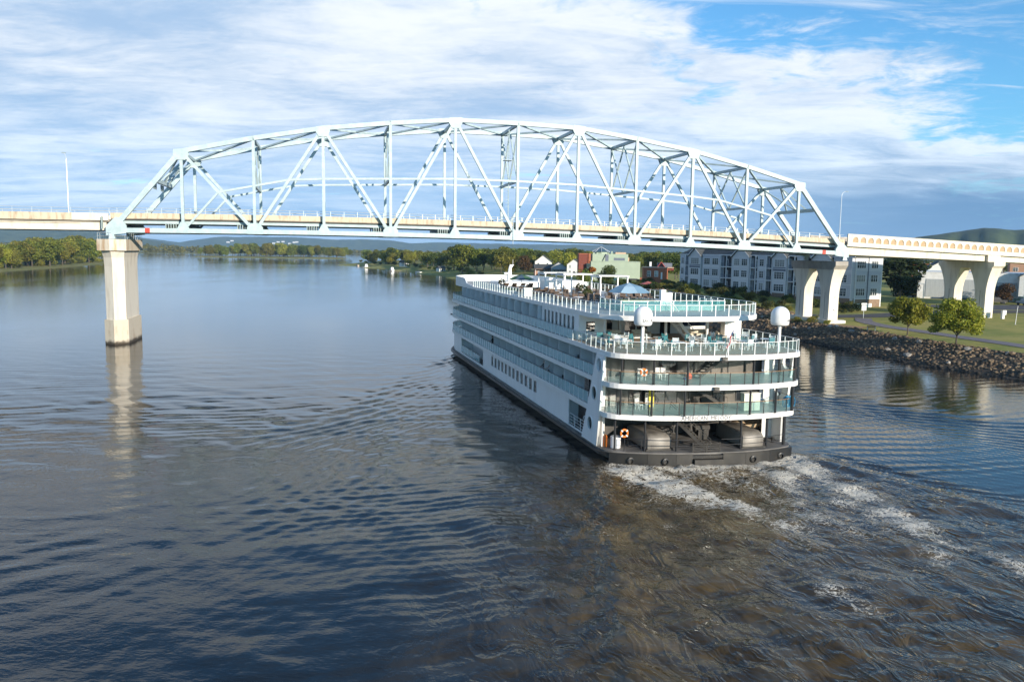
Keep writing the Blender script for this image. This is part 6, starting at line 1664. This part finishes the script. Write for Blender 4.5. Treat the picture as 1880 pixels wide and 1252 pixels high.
M_UB = [mat('blue_grey_canvas', (.16, .28, .38), .8), mat('pale_blue_canvas', (.34, .48, .58), .8)]
umbrella(9.0, 17.6, M_UB, 'blue canvas umbrella above the pool fence on the sun deck', 2.2, 2.3, .95)
umbrella(5.6, 47.5, [mat('green_canvas', (.05, .12, .06), .8), mat('dark_blue_canvas', (.06, .10, .14), .8)], 'dark green umbrella on the forward part of the sun deck', 2.1, 1.9, .7)
M_TURF = mat('artificial_turf', (.09, .17, .03), .95, var=(.13, .20, .04), scale=4)
for b0, b1, a0, a1, l in ((9.6, 13.8, 20.5, 23.5, 'green artificial turf mat beside the blue umbrella'), (3.0, 8.2, 44, 50, 'green artificial turf mat under the dark green umbrella')):
    t = thing('turf_mat', l, 'turf mat', sw((b0 + b1)/2, (a0 + a1)/2, Z5 + .013), SHIP_TH)
    MB().box(-(b1 - b0)/2, (b1 - b0)/2, -(a1 - a0)/2, (a1 - a0)/2, 0, .12).build('turf', M_TURF, t); MB().box(-(b1 - b0)/2 - .1, (b1 - b0)/2 + .1, -(a1 - a0)/2 - .1, (a1 - a0)/2 + .1, 0, .08).build('border', M_FRAMEW, t)
def pergola(b0, b1, a0, a1, label):
    t = thing('shade_frame', label, 'pergola', sw(b0, a0, Z5 + .013), SHIP_TH)
    W, L, h = b1 - b0, a1 - a0, 2.35
    for x in (0, W):
        for y in (0, L): MB().box(x - .07, x + .07, y - .07, y + .07, 0, h).build('post', M_FRAMEW, t)
    for x in (0, W): MB().box(x - .06, x + .06, -.2, L + .2, h, h + .14).build('beam', M_FRAMEW, t)
    for y in (0, L): MB().box(-.2, W + .2, y - .05, y + .05, h + .145, h + .25).build('beam', M_FRAMEW, t)
    MB().box(-.1, W + .1, .3, L - .3, h + .26, h + .30).build('canopy', mat('cream_canvas', (.62, .60, .52), .85), t)
pergola(9.8, 13.2, 28.0, 31.0, 'nearest white shade frame with cream canopy on the sun deck')
pergola(7.4, 11.0, 34.0, 37.4, 'middle white shade frame with cream canopy on the sun deck')
pergola(6.6, 10.2, 39.6, 42.6, 'farthest white shade frame with cream canopy on the sun deck')
for k, (b, a, w_, h, l) in enumerate([(1.6, 30.2, 1.0, 1.0, 'white notice panel by the port rail of the sun deck'), (12.2, 46, 2.2, 1.3, 'white equipment box beside the forward deck house'), (5.6, 34, .5, 1.5, 'narrow white speaker pillar among the dark loungers')]):
    t = thing('deck_box', l, 'box', sw(b, a, Z5 + .013), SHIP_TH); MB().box(-w_/2, w_/2, -.2, .2, .05, h).build('body', M_FRAMEW, t); MB().box(-w_/2 - .04, w_/2 + .04, -.24, .24, h, h + .05).build('lid', M_FRAMEW, t); MB().box(-w_/2 + .05, w_/2 - .05, -.16, .16, 0, .05).build('foot', M_FRAMED, t)
rs = random.Random(21)
for k, (b, a) in enumerate([(13.4, 26.6), (6.6, 23.6), (9.3, 32.4), (4.0, 52.3), (11.0, 38.6)]):
    t = thing('potted_shrub', 'leafy green shrub in a dark planter on the sun deck', 'potted plant', sw(b, a, Z5 + .013), 0, 'potted shrubs on the sun deck')
    MB().lathe([(.24, 0), (.32, .5), (.28, .5)], 12).build('planter', M_FRAMED, t); put('foliage', quad_mesh('foliage', leaf_cloud(160, [(0, 0, .85, .5, .5, .45)], .22, 50 + k), LM['shrub']), t)
# balcony chairs glimpsed above the side rails
bc0 = make_chair('cabin_chair', 'dark chair on a cabin balcony along the port side', 'dark chairs on the cabin balconies', M_FRAMED, M_FRAMED); first = True
for k in range(36):
    z, a0, a1 = ((Z2, 6.5, 64), (Z3, 5, 64), (Z4, 23, 64))[k % 3]; a = a0 + (a1 - a0)*((k*0.381) % 1)
    o = bc0 if first else copy_tree(bc0); first = False; o.location = sw(.75, a, z + .013); o.rotation_euler = (0, 0, SHIP_TH - math.pi/2)

# ---- people ----
M_SKIN = mat('skin', (.45, .27, .19), .6)
def person(loc, rot, label, top_, leg_, hair, pose='stand', hat=None):
    """one continuous skinned body, posed; metres, feet at the origin"""
    sit = pose == 'sit'; zb = -.38 if sit else 0.0
    V, E, R = [], [], []
    def add(p, r, par=None):
        V.append(Vector(p)); R.append(r)
        if par is not None: E.append((par, len(V) - 1))
        return len(V) - 1
    pel = add((0, 0, .95 + zb), (.155, .115)); wa = add((0, .0, 1.10 + zb), (.140, .105), pel); ch = add((0, .01, 1.32 + zb), (.175, .115), wa)
    nk = add((0, .0, 1.49 + zb), (.06, .06), ch); hb = add((0, -.02, 1.57 + zb), (.075, .085), nk); hd = add((0, -.025, 1.66 + zb), (.085, .10), hb); add((0, -.02, 1.735 + zb), (.06, .07), hd)
    for s in (-1, 1):
        hip = add((.10*s, 0, .90 + zb), (.095, .095), pel)
        kn = add((.11*s, -.40, .52), (.062, .062), hip) if sit else add((.105*s, -.02, .50), (.062, .062), hip)
        an = add((.11*s, -.38, .10), (.042, .045), kn) if sit else add((.11*s, .02, .09), (.042, .045), kn)
        add((an and (.115*s), (-.38 if sit else .02) - .16, .04), (.04, .03), an)
        sh = add((.19*s, .01, 1.43 + zb), (.062, .062), ch)
        if pose == 'lean': el, wr = (.26*s, -.22, 1.18), (.16*s, -.42, 1.12)
        elif sit: el, wr = (.26*s, -.10, 1.16 + zb), (.17*s, -.34, 1.04 + zb)
        else: el, wr = (.25*s, .04, 1.15), (.25*s, -.10, .92)
        e = add(el, (.045, .045), sh); w_ = add(wr, (.030, .028), e)
        d = (Vector(wr) - Vector(el)).normalized(); pm = add(Vector(wr) + d*.07, (.038, .018), w_)
        for q, ln in ((-.030, .075), (-.010, .09), (.010, .085), (.030, .065)): add(Vector(wr) + d*(.09 + ln) + Vector((q, 0, -.02)), (.009, .009), pm)
        add(Vector(wr) + d*.08 + Vector((-.05*s, -.01, .0)), (.010, .010), w_)
    me = bpy.data.meshes.new('body'); me.from_pydata(V, E, [])
    ob = bpy.data.objects.new('body', me); COL.objects.link(ob)
    sk = ob.modifiers.new('skin', 'SKIN'); sk.use_smooth_shade = True
    for i, v in enumerate(me.skin_vertices[0].data): v.radius = R[i]; v.use_root = i == 0
    sb = ob.modifiers.new('sub', 'SUBSURF'); sb.levels = 1; sb.render_levels = 1
    dg = bpy.context.evaluated_depsgraph_get(); bm_ = bpy.data.meshes.new_from_object(ob.evaluated_get(dg)); bpy.data.objects.remove(ob)
    bm_.materials.clear(); [bm_.materials.append(m) for m in (top_, leg_, M_SKIN)]
    for p in bm_.polygons:
        c = p.center; out = abs(c.x) > .21
        p.material_index = 2 if (c.z > 1.47 + zb or (out and c.z < 1.10 + zb and c.z > .6) or (pose != 'stand' and c.y < -.30 and c.z > .9)) else (0 if c.z > .97 + zb else 1)
    t = thing('person', label, 'person', loc, rot)
    put('body', bm_, t)
    hz = 1.67 + zb
    MB().lathe([(.02, -.05), (.098, -.02), (.105, .04), (.085, .10), (.03, .128)], 14, (0, .008, hz)).build('hair', hair, t, smooth=True)
    f = MB()
    for s in (-1, 1): f.lathe([(.001, -.011), (.011, 0), (.001, .011)], 6, (.032*s, -.112, hz - .005))
    f.build('eyes', M_FRAMED, t)
    MB().loft([[(-.012, -.115, hz - .045), (.012, -.115, hz - .045), (.012, -.14, hz - .045), (-.012, -.14, hz - .045)], [(-.006, -.112, hz + .0), (.006, -.112, hz), (.006, -.12, hz), (-.006, -.12, hz)]]).build('nose', M_SKIN, t)
    MB().box(-.025, .025, -.113, -.104, hz - .078, hz - .068).build('mouth', mat('lips', (.30, .12, .10), .6), t)
    if hat: MB().lathe([(.17, 0), (.17, .012), (.10, .02), (.095, .10), (.02, .12)], 16, (0, 0, hz + .05)).build('hat', hat, t)
    return t
M_SHW = mat('white_shirt', (.72, .72, .71), .85); M_NAVY = mat('navy_trousers', (.015, .02, .035), .85); M_HAIR = mat('brown_hair', (.05, .03, .02), .7); M_HAIRG = mat('grey_hair', (.30, .28, .26), .7)
M_DARKC = mat('dark_coat', (.018, .016, .016), .9); M_PINK = mat('pale_pink_top', (.52, .34, .33), .85)
person(sw(1.0, 7.9, Z1 + .012), SHIP_TH + math.pi - .3, 'person in white shirt and dark trousers standing in the side doorway', M_SHW, M_NAVY, M_HAIRG)
person(sw(.62, 19.9, Z2 + .015), SHIP_TH - math.pi/2, 'person in dark clothes leaning on the lowest balcony rail', M_DARKC, M_DARKC, M_HAIR, 'lean')
person(sw(.66, 18.7, Z2 + .015), SHIP_TH - math.pi/2 + .3, 'person in a pale pink top leaning beside the darkly dressed one', M_PINK, M_NAVY, M_HAIRG, 'lean')
person(sw(.66, 44.0, Z2 + .015), SHIP_TH - math.pi/2, 'person in a long dark coat alone on the lowest balcony towards the bow', M_DARKC, M_DARKC, M_DARKC, 'lean')

# ================================================================== SHORE FURNITURE
def bench(x, y, rot):
    t = thing('park_bench', 'wooden park bench on the grass strip above the riprap', 'bench', (x, y, lz(x, y)), rot)
    for k in range(3): MB().box(-.8, .8, -.05 + k*.15, .07 + k*.15, .43, .46).build('seat_slat', M_WOOD, t)
    for k in range(3): MB().box(-.8, .8, .42 + .02*k, .45 + .02*k, .55 + k*.14, .66 + k*.14).build('back_slat', M_WOOD, t)
    for q in (-.7, .7): MB().box(q - .04, q + .04, -.05, .03, -.05, .43).box(q - .04, q + .04, .38, .46, -.05, .95).box(q - .035, q + .035, .031, .379, .38, .43).build('leg_frame', M_FRAMEW, t)
bench(70.3, 155.2, 2.6)
def road_sign(x, y, rot, label, w_, h, zc, m, m2=None):
    z = lz(x, y); t = thing('road_sign', label, 'sign', (x, y, z), rot)
    MB().tube((0, 0, -.1), (0, 0, zc + h/2), .035, 6).build('post', M_ALU, t)
    MB().box(-w_/2, w_/2, -.07, -.036, zc - h/2, zc + h/2).build('panel', m, t)
    if m2: MB().box(-w_/2 + .1, w_/2 - .1, -.066, -.038, zc - h/2 - 1.3, zc - h/2 - .15).build('lower_panel', m2, t)
road_sign(80.3, 181.8, .3, 'sign post with a white plate over a grey one by the curved road', 1.5, .4, 3.2, M_TRIM, M_OFFW)
road_sign(113.5, 203.5, .35, 'white round topped sign on a post before the dark shop front', .8, .9, 2.4, M_TRIM, M_TRIM)
t = thing('white_pole', 'leaning thin white pole standing on the grass at the right edge', 'pole', (104.2, 164.5, lz(104.2, 164.5)), 0)
MB().tube((0, 0, -.1), (.25, 0, 3.9), .06, 8, .05).build('pole', M_TRIM, t); MB().lathe([(.2, -.1), (.2, .1), (.08, .12)], 8).build('foot', M_CONC, t)
def lot_lamp(x, y, label, h=7):
    z = lz(x, y); t = thing('lot_lamp', label, 'street lamp', (x, y, z), -.4)
    MB().tube((0, 0, -.1), (0, 0, h), .09, 8, .06).build('pole', M_POST, t); MB().bar((0, 0, h), (-1.1, 0, h + .1), .08, .08).build('arm', M_POST, t); MB().box(-1.7, -1.0, -.14, .14, h + .02, h + .14).build('lamp_head', M_POST, t)
lot_lamp(130.2, 238, 'black lamp post before the grey lower wall of the white building', 6.4)
lot_lamp(143.5, 232, 'black lamp post with pale head between the viaduct columns', 5)
t = thing('column_cabinet', 'grey utility cabinet fixed low beside the near viaduct column', 'cabinet', (109.3, 177.2, lz(109.3, 177.2)), BR_TH)
MB().box(-.3, .3, -.25, .25, 0, 1.9).build('conduit_box', M_OFFW, t); MB().box(.32, .75, -.2, .2, .9, 1.9).build('meter_box', M_TRIM, t)
def truck(x, y, rot, label, mc, name='parked_truck', cat='truck'):
    z = lz(x, y); t = thing(name, label, cat, (x, y, z + .07), rot)
    MB().loft([[(-1, -2.6, .55), (1, -2.6, .55), (1, 2.6, .55), (-1, 2.6, .55)], [(-1, -2.6, 1.15), (1, -2.6, 1.15), (1, 2.6, 1.15), (-1, 2.6, 1.15)]]).build('body', mc, t)
    MB().loft([[(-.95, -1.2, 1.15), (.95, -1.2, 1.15), (.95, 1.2, 1.15), (-.95, 1.2, 1.15)], [(-.8, -.6, 1.9), (.8, -.6, 1.9), (.8, 1.0, 1.9), (-.8, 1.0, 1.9)]]).build('cab', mc, t)
    MB().loft([[(-.86, -1.24, 1.22), (.86, -1.24, 1.22), (.74, -.74, 1.82), (-.74, -.74, 1.82)], [(-.86, -1.20, 1.20), (.86, -1.20, 1.20), (.74, -.70, 1.80), (-.74, -.70, 1.80)]]).build('windscreen', M_WGL, t)
    for x_ in (-1.0, 1.0):
        for y_ in (-1.7, 1.7):
            o = MB().lathe([(.30, -.12), (.38, -.1), (.38, .1), (.30, .12)], 14).build('wheel', M_POST, t, (x_*.95, y_, .38)); o.rotation_euler = (0, math.pi/2, 0)
    for x_ in (-.7, .7): MB().box(x_ - .18, x_ + .18, -2.64, -2.6, .8, 1.0).build('headlight', M_TRIM, t)
truck(143.8, 223, .2, 'pale grey pickup truck parked below the house at the right edge', mat('silver_paint', (.45, .47, .48), .35))
truck(147.5, 230, .2, 'teal pickup truck behind the pale grey one', mat('teal_car_paint', (.03, .14, .15), .3))
truck(137.5, 226.5, 1.3, 'dark parked car near the brown shutter', M_FRAMED, 'parked_car', 'car')
def patio_umbrella(x, y, z, label):
    t = thing('patio_umbrella', label, 'umbrella', (x, y, z), 0)
    MB().tube((0, 0, -.5), (0, 0, 2.4), .05, 8).build('pole', M_FRAMED, t)
    n = 8; R = 3.0
    for k in range(n):
        a0, a1 = 2*math.pi*k/n, 2*math.pi*(k + 1)/n
        MB().add([(0, 0, 3.1), (R*math.cos(a0), R*math.sin(a0), 2.1), (R*math.cos(a1), R*math.sin(a1), 2.1), (0, 0, 3.06)], [(0, 1, 2), (3, 2, 1)]).build('canopy_panel', mat('faded_red_canvas', (.42, .12, .10), .85), t)
patio_umbrella(46.0, 272, 4.6, 'wide faded red umbrella on the terrace before the brick shop')
t = thing('terrace_wall', 'low tan retaining wall under the faded red umbrella', 'wall', (42, 268, 2.2), -.15)
for k in range(6): MB().box(-3 + k*2.0, -3 + k*2.0 + 1.98, -.3, .3, 0, 2.3 - .12*k).build('wall_block', mat('tan_block', (.50, .38, .28)), t)
# docks and moored boats along the far right shore
def dock(x, y, rot, L, label):
    t = thing('boat_dock', label, 'dock', (x, y, 0), rot)
    for k in range(int(L/1.5)): MB().box(k*1.5, k*1.5 + 1.45, -.9, .9, .45, .6).build('plank_deck', M_BARR, t)
    for k in range(int(L/4) + 1):
        for q in (-.8, .8): MB().tube((k*4 + .3, q, -1.5), (k*4 + .3, q, 1.3), .12, 6).build('pile', M_BARK, t)
def moored(x, y, rot, L, label, mc, cabin=True):
    t = thing('moored_boat', label, 'boat', (x, y, 0), rot)
    st = []
    for f, hw in ((-.5, .8), (-.2, 1.0), (.15, .95), (.38, .6), (.5, .05)):
        xx = f*L; w_ = hw*L*.16; st.append([(xx, -w_, L*.13 + max(f, 0)*.5), (xx, -w_*.6, -.2), (xx, w_*.6, -.2), (xx, w_, L*.13 + max(f, 0)*.5)])
    MB().loft(st).build('hull', mc, t)
    if cabin: MB().loft([[(-.25*L, -.11*L, L*.13), (.15*L, -.1*L, L*.15), (.15*L, .1*L, L*.15), (-.25*L, .11*L, L*.13)], [(-.22*L, -.09*L, L*.30), (.05*L, -.08*L, L*.30), (.05*L, .08*L, L*.30), (-.22*L, .09*L, L*.30)]]).build('cabin', M_TRIM, t)
    MB().box(-.18*L, .03*L, -.095*L, .095*L, L*.2, L*.25).build('cabin_window', M_WGL, t)
dock(-84, 632, 3.3, 14, 'short timber dock left of the white boat house')
dock(-123, 738, 3.2, 16, 'timber dock below the lawn cottage')
moored(-97, 640, 1.9, 10, 'white motor boat moored at the dock left of the boat house', M_TRIM)
moored(-136, 742, 1.7, 11, 'larger white cruiser moored by the lawn dock', M_TRIM)
moored(-158, 812, 2.0, 8, 'small tan boat moored near the point', M_BARR, False)
moored(-70, 590, 2.2, 8, 'low white skiff moored below the boat house', M_TRIM, False)
